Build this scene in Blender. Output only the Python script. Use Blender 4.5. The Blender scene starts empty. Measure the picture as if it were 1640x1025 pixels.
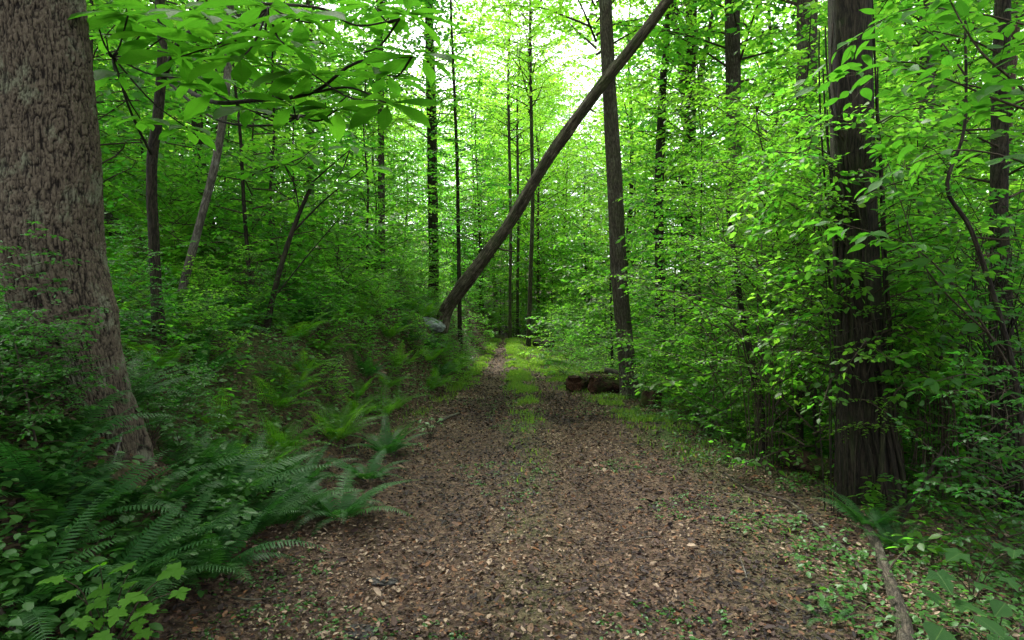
import bpy, math, random
import numpy as np
from mathutils import Vector, Matrix

# ------------------------------------------------------------------ camera, sky, sun, exposure
scene = bpy.context.scene
CAMZ = 1.6
FPX = 22.0/36.0*1640.0
cam_d = bpy.data.cameras.new('camera'); cam = bpy.data.objects.new('camera', cam_d)
scene.collection.objects.link(cam); scene.camera = cam
cam_d.lens = 22.0; cam_d.sensor_width = 36.0; cam_d.clip_end = 2000; cam_d.clip_start = 0.05
cam.location = (0, 0, CAMZ); cam.rotation_euler = (math.radians(90), 0, 0)

SUN_EL, SUN_AZ = math.radians(58), math.radians(-28)      # azimuth from +Y towards +X
world = bpy.data.worlds.new('World'); scene.world = world; world.use_nodes = True
wn = world.node_tree; wn.nodes.clear()
sky = wn.nodes.new('ShaderNodeTexSky'); sky.sky_type = 'NISHITA'; sky.sun_disc = False
sky.sun_elevation = SUN_EL; sky.sun_rotation = SUN_AZ; sky.air_density = 1.0; sky.dust_density = 4.0
hs = wn.nodes.new('ShaderNodeHueSaturation'); hs.inputs['Saturation'].default_value = 0.22
bg = wn.nodes.new('ShaderNodeBackground'); bg.inputs['Strength'].default_value = 0.15
wo = wn.nodes.new('ShaderNodeOutputWorld')
wn.links.new(sky.outputs[0], hs.inputs['Color']); wn.links.new(hs.outputs[0], bg.inputs[0]); wn.links.new(bg.outputs[0], wo.inputs[0])
sun_d = bpy.data.lights.new('sun', 'SUN'); sun_d.energy = 1.5; sun_d.angle = math.radians(12); sun_d.color = (1, 0.97, 0.9)
sun = bpy.data.objects.new('sun', sun_d); scene.collection.objects.link(sun)
sdir = Vector((math.sin(SUN_AZ)*math.cos(SUN_EL), math.cos(SUN_AZ)*math.cos(SUN_EL), math.sin(SUN_EL)))
sun.rotation_euler = sdir.to_track_quat('Z', 'Y').to_euler()
scene.view_settings.view_transform = 'Standard'; scene.view_settings.look = 'None'
scene.view_settings.gamma = 1.0; scene.view_settings.use_curve_mapping = False
scene.view_settings.exposure = 2.3
cy = scene.cycles
cy.max_bounces = 9; cy.diffuse_bounces = 8; cy.glossy_bounces = 2; cy.transmission_bounces = 6; cy.transparent_max_bounces = 4
cy.use_denoising = True; cy.use_adaptive_sampling = False
cy.caustics_reflective = False; cy.caustics_refractive = False
cy.sample_clamp_indirect = 6

COL = scene.collection
PI = math.pi
rnd = random.Random(7)
R = np.random.default_rng(11)

# ------------------------------------------------------------------ numeric helpers
def hash3(i, j, k):
    n = (i*73856093) ^ (j*19349663) ^ (k*83492791)
    n = (n ^ (n >> 13))*1274126177 & 0x7fffffff
    n = (n ^ (n >> 15)) & 0xffff
    return n/65535.0
def noise3(p):
    p = np.asarray(p, float); f = np.floor(p); i = f.astype(np.int64); u = p-f; u = u*u*(3-2*u)
    r = 0
    for a in (0, 1):
        wa = u[..., 0] if a else 1-u[..., 0]
        for b in (0, 1):
            wb = u[..., 1] if b else 1-u[..., 1]
            for c in (0, 1):
                wc = u[..., 2] if c else 1-u[..., 2]
                r = r + wa*wb*wc*hash3(i[..., 0]+a, i[..., 1]+b, i[..., 2]+c)
    return r*2-1
def noise2(x, y, s=1.0, seed=0.0):
    x = np.asarray(x, float); y = np.asarray(y, float)
    return noise3(np.stack([x*s, y*s, np.full(np.shape(x*s+y), seed+.5)+0*x*y], -1))
def smooth(t):
    t = np.clip(t, 0, 1); return t*t*(3-2*t)
def softp(t, k=0.5):
    return k*np.log1p(np.exp(np.clip(np.asarray(t, float)/k, -30, 30)))

# ------------------------------------------------------------------ lie of the land
def toe_x(y):  return np.interp(y, [-8, 0, 3.3, 6.2, 12.5, 20, 31, 60], [-1.7, -1.75, -1.7, -2.1, -1.5, -1.15, -0.95, -0.6])
def right_x(y): return np.interp(y, [-8, 3.2, 5, 8.5, 12.5, 15, 19, 30, 60], [1.9, 1.9, 2.3, 2.4, 2.3, 1.9, 1.5, 1.35, 1.5])
def mid_x(y): return np.interp(y, [-8, 3, 8.5, 18, 32, 60], [.1, .1, .24, .18, .06, .5])
def H(x, y):
    x = np.asarray(x, float); y = np.asarray(y, float)
    d = toe_x(y)-x; e = x-right_x(y)
    amp = np.interp(y, [0, 5, 9, 13, 30], [.9, .92, 1.3, 1.6, 1.5]); wid = np.interp(y, [0, 5, 13], [1.6, 1.6, 1.15])
    up = 30*(1-np.exp(-softp(d-.6, .4)*.33/30))
    z = amp*smooth(d/wid+.05*noise2(x, y, .9, 3)) + np.where(d > -2, up, 0)
    z = z - 2.6*(1-np.exp(-softp(e-.8, .4)*.15/2.6))
    z = z + .6*smooth((y-15)/18) + 9*smooth((y-42)/55)
    off = smooth(np.maximum(d, e)/1.0+.2)
    z = z + off*(.13*noise2(x, y, .55, 1)+.07*noise2(x, y, 1.6, 2)) + .03*noise2(x, y, 1.1, 5)+.016*noise2(x, y, 3.4, 6)
    z = z + .26*np.exp(-((x+2.62)**2+(y-4.25)**2)/.35)
    t = x-mid_x(y)
    z = z - .06*np.exp(-((np.abs(t)-.72)/.26)**2)+.03*np.exp(-(t/.3)**2)
    return z
def hz(x, y): return float(H(np.array([x]), np.array([y]))[0])
def W(px, py, Y): return Vector(((px-820)*Y/FPX, Y, CAMZ-(py-512)*Y/FPX))
def G(px, Y, dz=0.0):
    x = (px-820)*Y/FPX; return Vector((x, Y, hz(x, Y)+dz))
def proj(p): return 820+p[0]*FPX/max(p[1], .1), 512+(CAMZ-p[2])*FPX/max(p[1], .1)

# ------------------------------------------------------------------ materials
def nt(name):
    m = bpy.data.materials.new(name); m.use_nodes = True; t = m.node_tree; t.nodes.clear()
    o = t.nodes.new('ShaderNodeOutputMaterial'); return m, t, o
def ramp(t, stops, inp=None):
    r = t.nodes.new('ShaderNodeValToRGB'); e = r.color_ramp.elements
    while len(e) > 1: e.remove(e[-1])
    e[0].position = stops[0][0]; e[0].color = (*stops[0][1], 1)
    for p, c in stops[1:]:
        x = e.new(p); x.color = (*c, 1)
    if inp is not None: t.links.new(inp, r.inputs[0])
    return r
def noise(t, scale, detail=3, vec=None, rough=.55):
    n = t.nodes.new('ShaderNodeTexNoise'); n.inputs['Scale'].default_value = scale; n.inputs['Detail'].default_value = detail
    n.inputs['Roughness'].default_value = rough
    if vec is not None: t.links.new(vec, n.inputs['Vector'])
    return n
def mth(t, op, a, b=None, c=None, clamp=False):
    n = t.nodes.new('ShaderNodeMath'); n.operation = op; n.use_clamp = clamp
    for i, v in enumerate((a, b, c)):
        if v is None: continue
        if isinstance(v, (int, float)): n.inputs[i].default_value = v
        else: t.links.new(v, n.inputs[i])
    return n.outputs[0]
def mixc(t, fac, a, b, mode='MIX'):
    n = t.nodes.new('ShaderNodeMix'); n.data_type = 'RGBA'; n.blend_type = mode
    for i, v in ((0, fac), (6, a), (7, b)):
        if isinstance(v, (int, float)): n.inputs[i].default_value = v
        elif isinstance(v, tuple): n.inputs[i].default_value = (*v, 1)
        else: t.links.new(v, n.inputs[i])
    return n.outputs[2]
def attr(t, name):
    a = t.nodes.new('ShaderNodeAttribute'); a.attribute_name = name; return a

def leaf_mat(name, refl, trans, rough=.45, tmix=.5, veins=False, spec=.35, scale=6.0):
    """refl / trans: three colours each, chosen leaf by leaf"""
    m, t, o = nt(name)
    oi = t.nodes.new('ShaderNodeObjectInfo'); at = attr(t, 'tint')
    v = mth(t, 'ADD', mth(t, 'MULTIPLY', at.outputs['Fac'], .6), mth(t, 'MULTIPLY', oi.outputs['Random'], .4))
    def stops(c): return [(0, c[0]), (.5, c[1]), (1, c[2])]
    r1 = ramp(t, stops(refl), v); r2 = ramp(t, stops(trans), v)
    c1, c2 = r1.outputs[0], r2.outputs[0]
    bs = t.nodes.new('ShaderNodeBsdfPrincipled'); bs.inputs['Roughness'].default_value = rough
    bs.inputs['Specular IOR Level'].default_value = spec
    tr = t.nodes.new('ShaderNodeBsdfTranslucent')
    if veins:
        tc = t.nodes.new('ShaderNodeTexCoord'); sp = t.nodes.new('ShaderNodeSeparateXYZ'); t.links.new(tc.outputs['Object'], sp.inputs[0])
        ay = mth(t, 'ABSOLUTE', sp.outputs[1])
        u = mth(t, 'SUBTRACT', sp.outputs[0], mth(t, 'MULTIPLY', ay, .75))
        w = mth(t, 'SINE', mth(t, 'MULTIPLY', u, 6.283*14))
        vein = mth(t, 'MULTIPLY', mth(t, 'SUBTRACT', w, .82, clamp=True), 4.5, clamp=True)
        rib = mth(t, 'SUBTRACT', 1.0, mth(t, 'MULTIPLY', ay, 55.0), clamp=True)
        vv = mth(t, 'MAXIMUM', vein, rib)
        c1 = mixc(t, mth(t, 'MULTIPLY', vv, .35), c1, (.16, .28, .06))
        c2 = mixc(t, mth(t, 'MULTIPLY', vv, .3), c2, (.05, .12, .01))
        nz = noise(t, 9, 3, tc.outputs['Object'])
        c2 = mixc(t, mth(t, 'MULTIPLY', nz.outputs['Fac'], .35), c2, (.03, .12, .01))
        bp = t.nodes.new('ShaderNodeBump'); bp.inputs['Strength'].default_value = .35; bp.inputs['Distance'].default_value = .01
        t.links.new(mth(t, 'SUBTRACT', nz.outputs['Fac'], mth(t, 'MULTIPLY', vv, .6)), bp.inputs['Height']); t.links.new(bp.outputs[0], bs.inputs['Normal'])
    t.links.new(c1, bs.inputs['Base Color']); t.links.new(c2, tr.inputs['Color'])
    mx = t.nodes.new('ShaderNodeMixShader'); mx.inputs[0].default_value = tmix
    t.links.new(bs.outputs[0], mx.inputs[1]); t.links.new(tr.outputs[0], mx.inputs[2]); t.links.new(mx.outputs[0], o.inputs[0])
    return m

def bark_mat(name, dark, light, freq=22, stretch=.22, lichen=(.22, .24, .19), lich=.35, moss=0.0, bump=.9, grain=1.0, own=False):
    m, t, o = nt(name)
    a = attr(t, 'bark')
    mp = t.nodes.new('ShaderNodeMapping'); mp.inputs['Scale'].default_value = (freq, freq, freq*stretch)
    nz0 = noise(t, 5, 3, a.outputs['Vector'])
    add = t.nodes.new('ShaderNodeVectorMath'); add.operation = 'MULTIPLY_ADD'
    t.links.new(nz0.outputs['Color'], add.inputs[0]); add.inputs[1].default_value = (.035, .035, .035); t.links.new(a.outputs['Vector'], add.inputs[2])
    t.links.new(add.outputs[0], mp.inputs[0])
    def plates(sc, w):
        n = noise(t, sc, 3, mp.outputs[0], .6); return mth(t, 'MULTIPLY', mth(t, 'ABSOLUTE', mth(t, 'SUBTRACT', n.outputs['Fac'], .5)), w, clamp=True)
    fi = noise(t, 5.0*grain, 5, mp.outputs[0], .7)
    rd = mth(t, 'MULTIPLY', mth(t, 'ADD', mth(t, 'MULTIPLY', plates(.8, 9.0), .7), .3), mth(t, 'ADD', mth(t, 'MULTIPLY', plates(2.1, 9.0), .6), .4))
    if own:
        rg_ = attr(t, 'ridge'); rd = mth(t, 'MULTIPLY', rg_.outputs['Fac'], mth(t, 'ADD', mth(t, 'MULTIPLY', rd, .3), .7))
    hgt = mth(t, 'ADD', mth(t, 'MULTIPLY', rd, .75), mth(t, 'MULTIPLY', mth(t, 'SUBTRACT', fi.outputs['Fac'], .5), 1.1))
    base = ramp(t, [(.12, dark), (.42, tuple((d+l)/2 for d, l in zip(dark, light))), (.8, light)], hgt)
    big = noise(t, 3.2, 6, a.outputs['Vector'], .72)
    lm = ramp(t, [(.52, (0, 0, 0)), (.62, (1, 1, 1))], big.outputs['Fac'])
    c = mixc(t, mth(t, 'MULTIPLY', mth(t, 'MULTIPLY', lm.outputs[0], lich), mth(t, 'MULTIPLY', hgt, 1.5, clamp=True)), base.outputs[0], lichen)
    if moss:
        mn = noise(t, 2.3, 5, a.outputs['Vector'], .7)
        mm = ramp(t, [(.5, (0, 0, 0)), (.6, (1, 1, 1))], mn.outputs['Fac'])
        c = mixc(t, mth(t, 'MULTIPLY', mm.outputs[0], moss), c, (.045, .085, .012))
    bs = t.nodes.new('ShaderNodeBsdfPrincipled'); bs.inputs['Roughness'].default_value = .9; bs.inputs['Specular IOR Level'].default_value = .2
    bp = t.nodes.new('ShaderNodeBump'); bp.inputs['Strength'].default_value = bump; bp.inputs['Distance'].default_value = .02
    t.links.new(hgt, bp.inputs['Height']); t.links.new(bp.outputs[0], bs.inputs['Normal'])
    t.links.new(c, bs.inputs['Base Color']); t.links.new(bs.outputs[0], o.inputs[0])
    return m

def litter_mat(name, cols):
    m, t, o = nt(name)
    at = attr(t, 'tint'); n = len(cols)
    r = ramp(t, [(i/(n-1), c) for i, c in enumerate(cols)], at.outputs['Fac'])
    tc = t.nodes.new('ShaderNodeTexCoord'); nz = noise(t, 60, 2, tc.outputs['Object'])
    c = mixc(t, .45, r.outputs[0], nz.outputs['Fac'], 'OVERLAY')
    bs = t.nodes.new('ShaderNodeBsdfPrincipled'); bs.inputs['Roughness'].default_value = .7; bs.inputs['Specular IOR Level'].default_value = .2
    t.links.new(c, bs.inputs['Base Color']); t.links.new(bs.outputs[0], o.inputs[0]); return m

def ground_mat():
    m, t, o = nt('forest_soil')
    geo = t.nodes.new('ShaderNodeNewGeometry'); pos = geo.outputs['Position']
    n1 = noise(t, 28, 6, pos, .7); n2 = noise(t, 1.7, 4, pos); n3 = noise(t, 90, 3, pos)
    vo = t.nodes.new('ShaderNodeTexVoronoi'); vo.inputs['Scale'].default_value = 24; t.links.new(pos, vo.inputs['Vector'])
    base = ramp(t, [(.3, (.018, .012, .008)), (.5, (.06, .038, .025)), (.62, (.11, .07, .045)), (.8, (.2, .14, .09))], n1.outputs['Fac'])
    spv = t.nodes.new('ShaderNodeSeparateColor'); t.links.new(vo.outputs['Color'], spv.inputs[0])
    lf = ramp(t, [(0, (.03, .018, .012)), (.35, (.09, .055, .035)), (.7, (.16, .1, .065)), (1, (.27, .19, .12))], spv.outputs[0])
    c = mixc(t, .55, base.outputs[0], lf.outputs[0])
    c = mixc(t, mth(t, 'MULTIPLY', n2.outputs['Fac'], .5), c, (.03, .02, .014))
    g = attr(t, 'green')
    gc = ramp(t, [(.3, (.02, .045, .008)), (.7, (.06, .12, .02))], n3.outputs['Fac'])
    gm = mth(t, 'MULTIPLY', g.outputs['Fac'], mth(t, 'ADD', .25, mth(t, 'MULTIPLY', n1.outputs['Fac'], 1.1)), clamp=True)
    c = mixc(t, gm, c, gc.outputs[0])
    bs = t.nodes.new('ShaderNodeBsdfPrincipled'); bs.inputs['Roughness'].default_value = .92; bs.inputs['Specular IOR Level'].default_value = .2
    bp = t.nodes.new('ShaderNodeBump'); bp.inputs['Strength'].default_value = 1; bp.inputs['Distance'].default_value = .03
    t.links.new(mth(t, 'ADD', n1.outputs['Fac'], mth(t, 'MULTIPLY', vo.outputs['Distance'], .8)), bp.inputs['Height']); t.links.new(bp.outputs[0], bs.inputs['Normal'])
    t.links.new(c, bs.inputs['Base Color']); t.links.new(bs.outputs[0], o.inputs[0]); return m

M = {}
M['leaf_canopy'] = leaf_mat('leaf_canopy', [(.035, .10, .008), (.05, .12, .009), (.065, .14, .01)], [(.16, .54, .02), (.28, .67, .035), (.46, .80, .07)], tmix=.6)
M['leaf_under'] = leaf_mat('leaf_under', [(.03, .09, .009), (.042, .11, .009), (.06, .13, .01)], [(.09, .42, .03), (.19, .58, .035), (.38, .76, .06)], tmix=.55)
M['leaf_mid'] = leaf_mat('leaf_mid', [(.028, .09, .012), (.036, .10, .012), (.05, .12, .012)], [(.08, .40, .03), (.14, .52, .035), (.24, .62, .04)], tmix=.55)
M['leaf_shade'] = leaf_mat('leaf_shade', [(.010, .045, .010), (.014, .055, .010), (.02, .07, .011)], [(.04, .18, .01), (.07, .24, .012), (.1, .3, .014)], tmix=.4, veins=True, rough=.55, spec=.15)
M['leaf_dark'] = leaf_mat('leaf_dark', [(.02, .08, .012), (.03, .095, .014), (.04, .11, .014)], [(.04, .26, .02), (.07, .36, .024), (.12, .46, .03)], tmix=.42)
M['leaf_yellow'] = leaf_mat('leaf_yellow', [(.035, .10, .010), (.05, .12, .012), (.065, .12, .014)], [(.11, .42, .018), (.18, .52, .022), (.28, .58, .03)], tmix=.5)
M['leaf_big'] = leaf_mat('leaf_big', [(.025, .09, .010), (.035, .11, .010), (.045, .12, .012)], [(.06, .26, .015), (.14, .47, .02), (.28, .64, .03)], tmix=.5, veins=True, rough=.6, spec=.06)
M['leaf_near'] = leaf_mat('leaf_near', [(.03, .10, .02), (.035, .11, .02), (.05, .12, .025)], [(.06, .30, .015), (.12, .42, .02), (.22, .54, .025)], tmix=.45, veins=True, rough=.5, spec=.12)
M['leaf_maple'] = leaf_mat('leaf_maple', [(.035, .11, .008), (.045, .13, .009), (.055, .14, .010)], [(.08, .34, .01), (.12, .4, .012), (.16, .44, .015)], tmix=.4, rough=.6, spec=.08)
M['fern_dark'] = leaf_mat('fern_dark', [(.014, .06, .015), (.022, .08, .017), (.034, .095, .016)], [(.03, .17, .02), (.05, .22, .02), (.08, .26, .02)], tmix=.3, rough=.5, spec=.22)
M['fern_light'] = leaf_mat('fern_light', [(.035, .11, .010), (.05, .13, .012), (.065, .14, .012)], [(.10, .36, .012), (.16, .46, .015), (.26, .54, .02)], tmix=.45, rough=.5)
M['herb'] = leaf_mat('herb', [(.03, .10, .018), (.04, .12, .02), (.06, .14, .022)], [(.06, .26, .02), (.1, .34, .03), (.16, .4, .03)], tmix=.4)
M['grass'] = leaf_mat('grass', [(.055, .12, .013), (.08, .15, .017), (.14, .17, .04)], [(.14, .38, .02), (.22, .46, .03), (.36, .52, .05)], tmix=.45)
M['bark_oak'] = bark_mat('bark_oak', (.012, .009, .007), (.14, .112, .078), 30, .3, (.175, .19, .125), .85, bump=.7, own=True)
M['bark_grey'] = bark_mat('bark_grey', (.02, .016, .012), (.11, .09, .065), 26, .16, (.22, .23, .18), .4, .12)
M['bark_dark'] = bark_mat('bark_dark', (.008, .006, .005), (.055, .042, .03), 24, .16, (.10, .11, .08), .3, .1)
M['bark_vine'] = bark_mat('bark_vine', (.007, .006, .004), (.048, .038, .025), 20, .1, (.05, .058, .03), .3, .15)
M['bark_dead'] = bark_mat('bark_dead', (.035, .028, .021), (.17, .14, .105), 14, .1, (.28, .23, .17), .8, .3)
M['bark_pale'] = bark_mat('bark_pale', (.04, .035, .028), (.16, .14, .115), 20, .2, (.3, .3, .26), .5)
M['bark_red'] = bark_mat('bark_red', (.03, .018, .014), (.14, .085, .06), 16, .25, (.3, .24, .2), .4)
M['twig'] = bark_mat('twig', (.02, .015, .01), (.09, .07, .045), 60, .3, (.12, .12, .08), .3, bump=.3)
M['rotten'] = bark_mat('rotten', (.010, .004, .003), (.11, .038, .020), 34, .4, (.13, .07, .04), .4, .35)
M['litter'] = litter_mat('litter', [(.010, .007, .006), (.022, .013, .012), (.034, .019, .014), (.026, .017, .014), (.056, .032, .022), (.038, .024, .019), (.085, .048, .031), (.13, .055, .02), (.115, .076, .048), (.24, .175, .12)])
M['soil'] = ground_mat()

# ------------------------------------------------------------------ mesh helpers
def mesh_np(name, V, F, mat, tint=None, bark=None, smooth_=False, green=None, ridge=None):
    V = np.asarray(V, np.float32); F = np.asarray(F, np.int32)
    k = F.shape[1]; me = bpy.data.meshes.new(name)
    me.vertices.add(len(V)); me.vertices.foreach_set('co', V.ravel())
    me.loops.add(F.size); me.loops.foreach_set('vertex_index', F.ravel())
    me.polygons.add(len(F)); me.polygons.foreach_set('loop_start', np.arange(0, F.size, k, dtype=np.int32))
    me.polygons.foreach_set('loop_total', np.full(len(F), k, np.int32))
    if smooth_: me.polygons.foreach_set('use_smooth', np.ones(len(F), bool))
    if tint is not None:
        a = me.attributes.new('tint', 'FLOAT', 'FACE'); a.data.foreach_set('value', np.asarray(tint, np.float32))
    if bark is not None:
        a = me.attributes.new('bark', 'FLOAT_VECTOR', 'POINT'); a.data.foreach_set('vector', np.asarray(bark, np.float32).ravel())
    if green is not None:
        a = me.attributes.new('green', 'FLOAT', 'POINT'); a.data.foreach_set('value', np.asarray(green, np.float32))
    if ridge is not None:
        a = me.attributes.new('ridge', 'FLOAT', 'POINT'); a.data.foreach_set('value', np.asarray(ridge, np.float32))
    me.materials.append(mat); me.update(); me.validate(); return me
def link(name, data, parent=None, loc=None, rot=None, scale=None):
    o = bpy.data.objects.new(name, data); COL.objects.link(o)
    if parent: o.parent = parent
    if loc is not None: o.location = loc
    if rot is not None: o.rotation_euler = rot
    if scale is not None: o.scale = scale if hasattr(scale, '__len__') else (scale,)*3
    return o
ALL = []
AUTO = {}
def tag(o, label, cat, group=None, kind=None):
    o['label'] = label; o['category'] = cat
    if group: o['group'] = group
    if kind: o['kind'] = kind
    ALL.append(o); return o
def thing(name, label, cat, loc, group=None, rotz=0, scale=None):
    return tag(link(name, None, None, loc, (0, 0, rotz), scale), label, cat, group)

def catmull(P, n):
    P = np.asarray(P, float); P = np.vstack([2*P[0]-P[1], P, 2*P[-1]-P[-2]])
    out = []; m = len(P)-3
    for s in range(n):
        u = s/(n-1)*m; i = min(int(u), m-1); t = u-i; a, b, c, d = P[i:i+4]
        out.append(.5*(2*b+(c-a)*t+(2*a-5*b+4*c-d)*t*t+(3*b-a-3*c+d)*t**3))
    return np.array(out)
class Wood:
    def __init__(s): s.V = []; s.F = []; s.B = []; s.n = 0; s.k = 0
    def tube(s, P, r, sides=6, bump=0.0, cap=True, bscale=1.0):
        P = np.asarray(P, float); n = len(P); r = np.broadcast_to(np.asarray(r, float), (n,)) if np.ndim(r) else np.full(n, r)
        T = np.gradient(P, axis=0); T /= np.linalg.norm(T, axis=1)[:, None]+1e-9
        up = np.array([0, 0, 1.]) if abs(T[0, 2]) < .8 else np.array([0, 1., 0])
        A = np.cross(T, up); A /= np.linalg.norm(A, axis=1)[:, None]+1e-9; B = np.cross(T, A)
        th = np.arange(sides)/sides*2*PI
        c, sn = np.cos(th), np.sin(th); L = np.r_[0, np.cumsum(np.linalg.norm(np.diff(P, axis=0), axis=1))]
        rr = r[:, None]*np.ones((1, sides))
        bk = np.stack([c[None]*rr, sn[None]*rr, np.repeat(L[:, None], sides, 1)], -1)+s.k*.37
        if bump:
            rr = rr*(1+bump*noise3(np.stack([c[None]*np.ones((n, 1))*1.6, sn[None]*np.ones((n, 1))*1.6, (L[:, None]*1.1/max(r[0], .02)*.25)*np.ones((1, sides))], -1)+s.k*3.1))
        X = P[:, None]+rr[..., None]*(c[None, :, None]*A[:, None]+sn[None, :, None]*B[:, None])
        i = np.arange(n-1)[:, None]*sides; j = np.arange(sides)[None]; j2 = (j+1) % sides
        q = np.stack([i+j, i+j2, i+sides+j2, i+sides+j], -1).reshape(-1, 4)
        f = np.vstack([q[:, [0, 1, 2]], q[:, [0, 2, 3]]])
        V = X.reshape(-1, 3); Bk = bk.reshape(-1, 3)
        if cap:
            e = [len(V), len(V)+1]; V = np.vstack([V, P[:1], P[-1:]]); Bk = np.vstack([Bk, Bk[:1], Bk[-1:]])
            jj = np.arange(sides); f = np.vstack([f, np.stack([np.full(sides, e[0]), (jj+1) % sides, jj], -1), np.stack([np.full(sides, e[1]), (n-1)*sides+jj, (n-1)*sides+(jj+1) % sides], -1)])
        s.V.append(V); s.F.append(f+s.n); s.B.append(Bk); s.n += len(V); s.k += 1
    def mesh(s, name, mat, smooth_=True):
        return mesh_np(name, np.vstack(s.V), np.vstack(s.F), mat, bark=np.vstack(s.B), smooth_=smooth_)

# leaf templates: x along the leaf, y across, z up
def T_rhomb(): return (np.array([[0, 0, 0], [.42, .3, .07], [1, 0, -.08], [.42, -.3, .07]]), np.array([[0, 2, 1], [0, 3, 2]]))
def T_ovate(w=.27, n=4, curl=.12, fold=.05, peak=.45, p=1.0):
    V = []; F = []; st = np.linspace(0, 1, n+2)
    for i, u in enumerate(st):
        z = -curl*u*u
        if i in (0, n+1): V.append((u, 0, z)); continue
        a = math.log(.5)/math.log(peak); wd = w*math.sin(PI*u**a)**p
        V += [(u, wd, z+fold), (u, 0, z), (u, -wd, z+fold)]
    F += [(0, 2, 1), (0, 3, 2)]
    for i in range(n-1):
        b = 1+3*i; c = b+3
        F += [(b, b+1, c+1), (b, c+1, c), (b+1, b+2, c+2), (b+1, c+2, c+1)]
    b = 1+3*(n-1); e = b+3
    F += [(b, b+1, e), (b+1, b+2, e)]
    return np.array(V, float), np.array(F)
def T_maple(det=True):
    pts = [(0, 0)]
    if det:
        half = [(-.06, .10), (-.12, .30), (.02, .30), (.06, .46), (.18, .40), (.26, .56), (.38, .54), (.40, .38), (.50, .22), (.62, .30), (.70, .18), (.82, .16), (1.0, 0)]
    else:
        half = [(-.08, .24), (.12, .34), (.36, .54), (.45, .22), (.68, .22), (1.0, 0)]
    V = [(0.22, 0, 0), (0, 0, -.02)]
    for x, y in half: V.append((x, y, .05*math.sin(y*9)-.1*x*x+.02))
    for x, y in half[:-1][::-1]: V.append((x, -y, .05*math.sin(y*9)-.1*x*x+.02))
    n = len(V)-1
    F = [(0, 1+(i+1) % n, 1+i) for i in range(n)]
    return np.array(V, float), np.array(F)
def place_leaves(tmpl, P, D, N, S):
    """n leaves: base point, direction, normal, length"""
    tv, tf = tmpl; P = np.asarray(P, float); D = np.asarray(D, float); N = np.asarray(N, float); S = np.asarray(S, float)
    D = D/(np.linalg.norm(D, axis=1)[:, None]+1e-9); Y = np.cross(N, D); Y /= np.linalg.norm(Y, axis=1)[:, None]+1e-9; Z = np.cross(D, Y)
    V = P[:, None]+S[:, None, None]*(tv[None, :, 0:1]*D[:, None]+tv[None, :, 1:2]*Y[:, None]+tv[None, :, 2:3]*Z[:, None])
    F = tf[None]+(np.arange(len(P))*len(tv))[:, None, None]
    return V.reshape(-1, 3), F.reshape(-1, tf.shape[1])
def leaves_mesh(name, tmpl, P, D, N, S, mat, tint=None, smooth_=False, seed=0):
    V, F = place_leaves(tmpl, P, D, N, S)
    rr = np.random.default_rng(seed)
    if tint is None: tint = rr.random(len(P))
    return mesh_np(name, V, F, mat, tint=np.repeat(tint, len(tmpl[1])), smooth_=smooth_)

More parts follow.
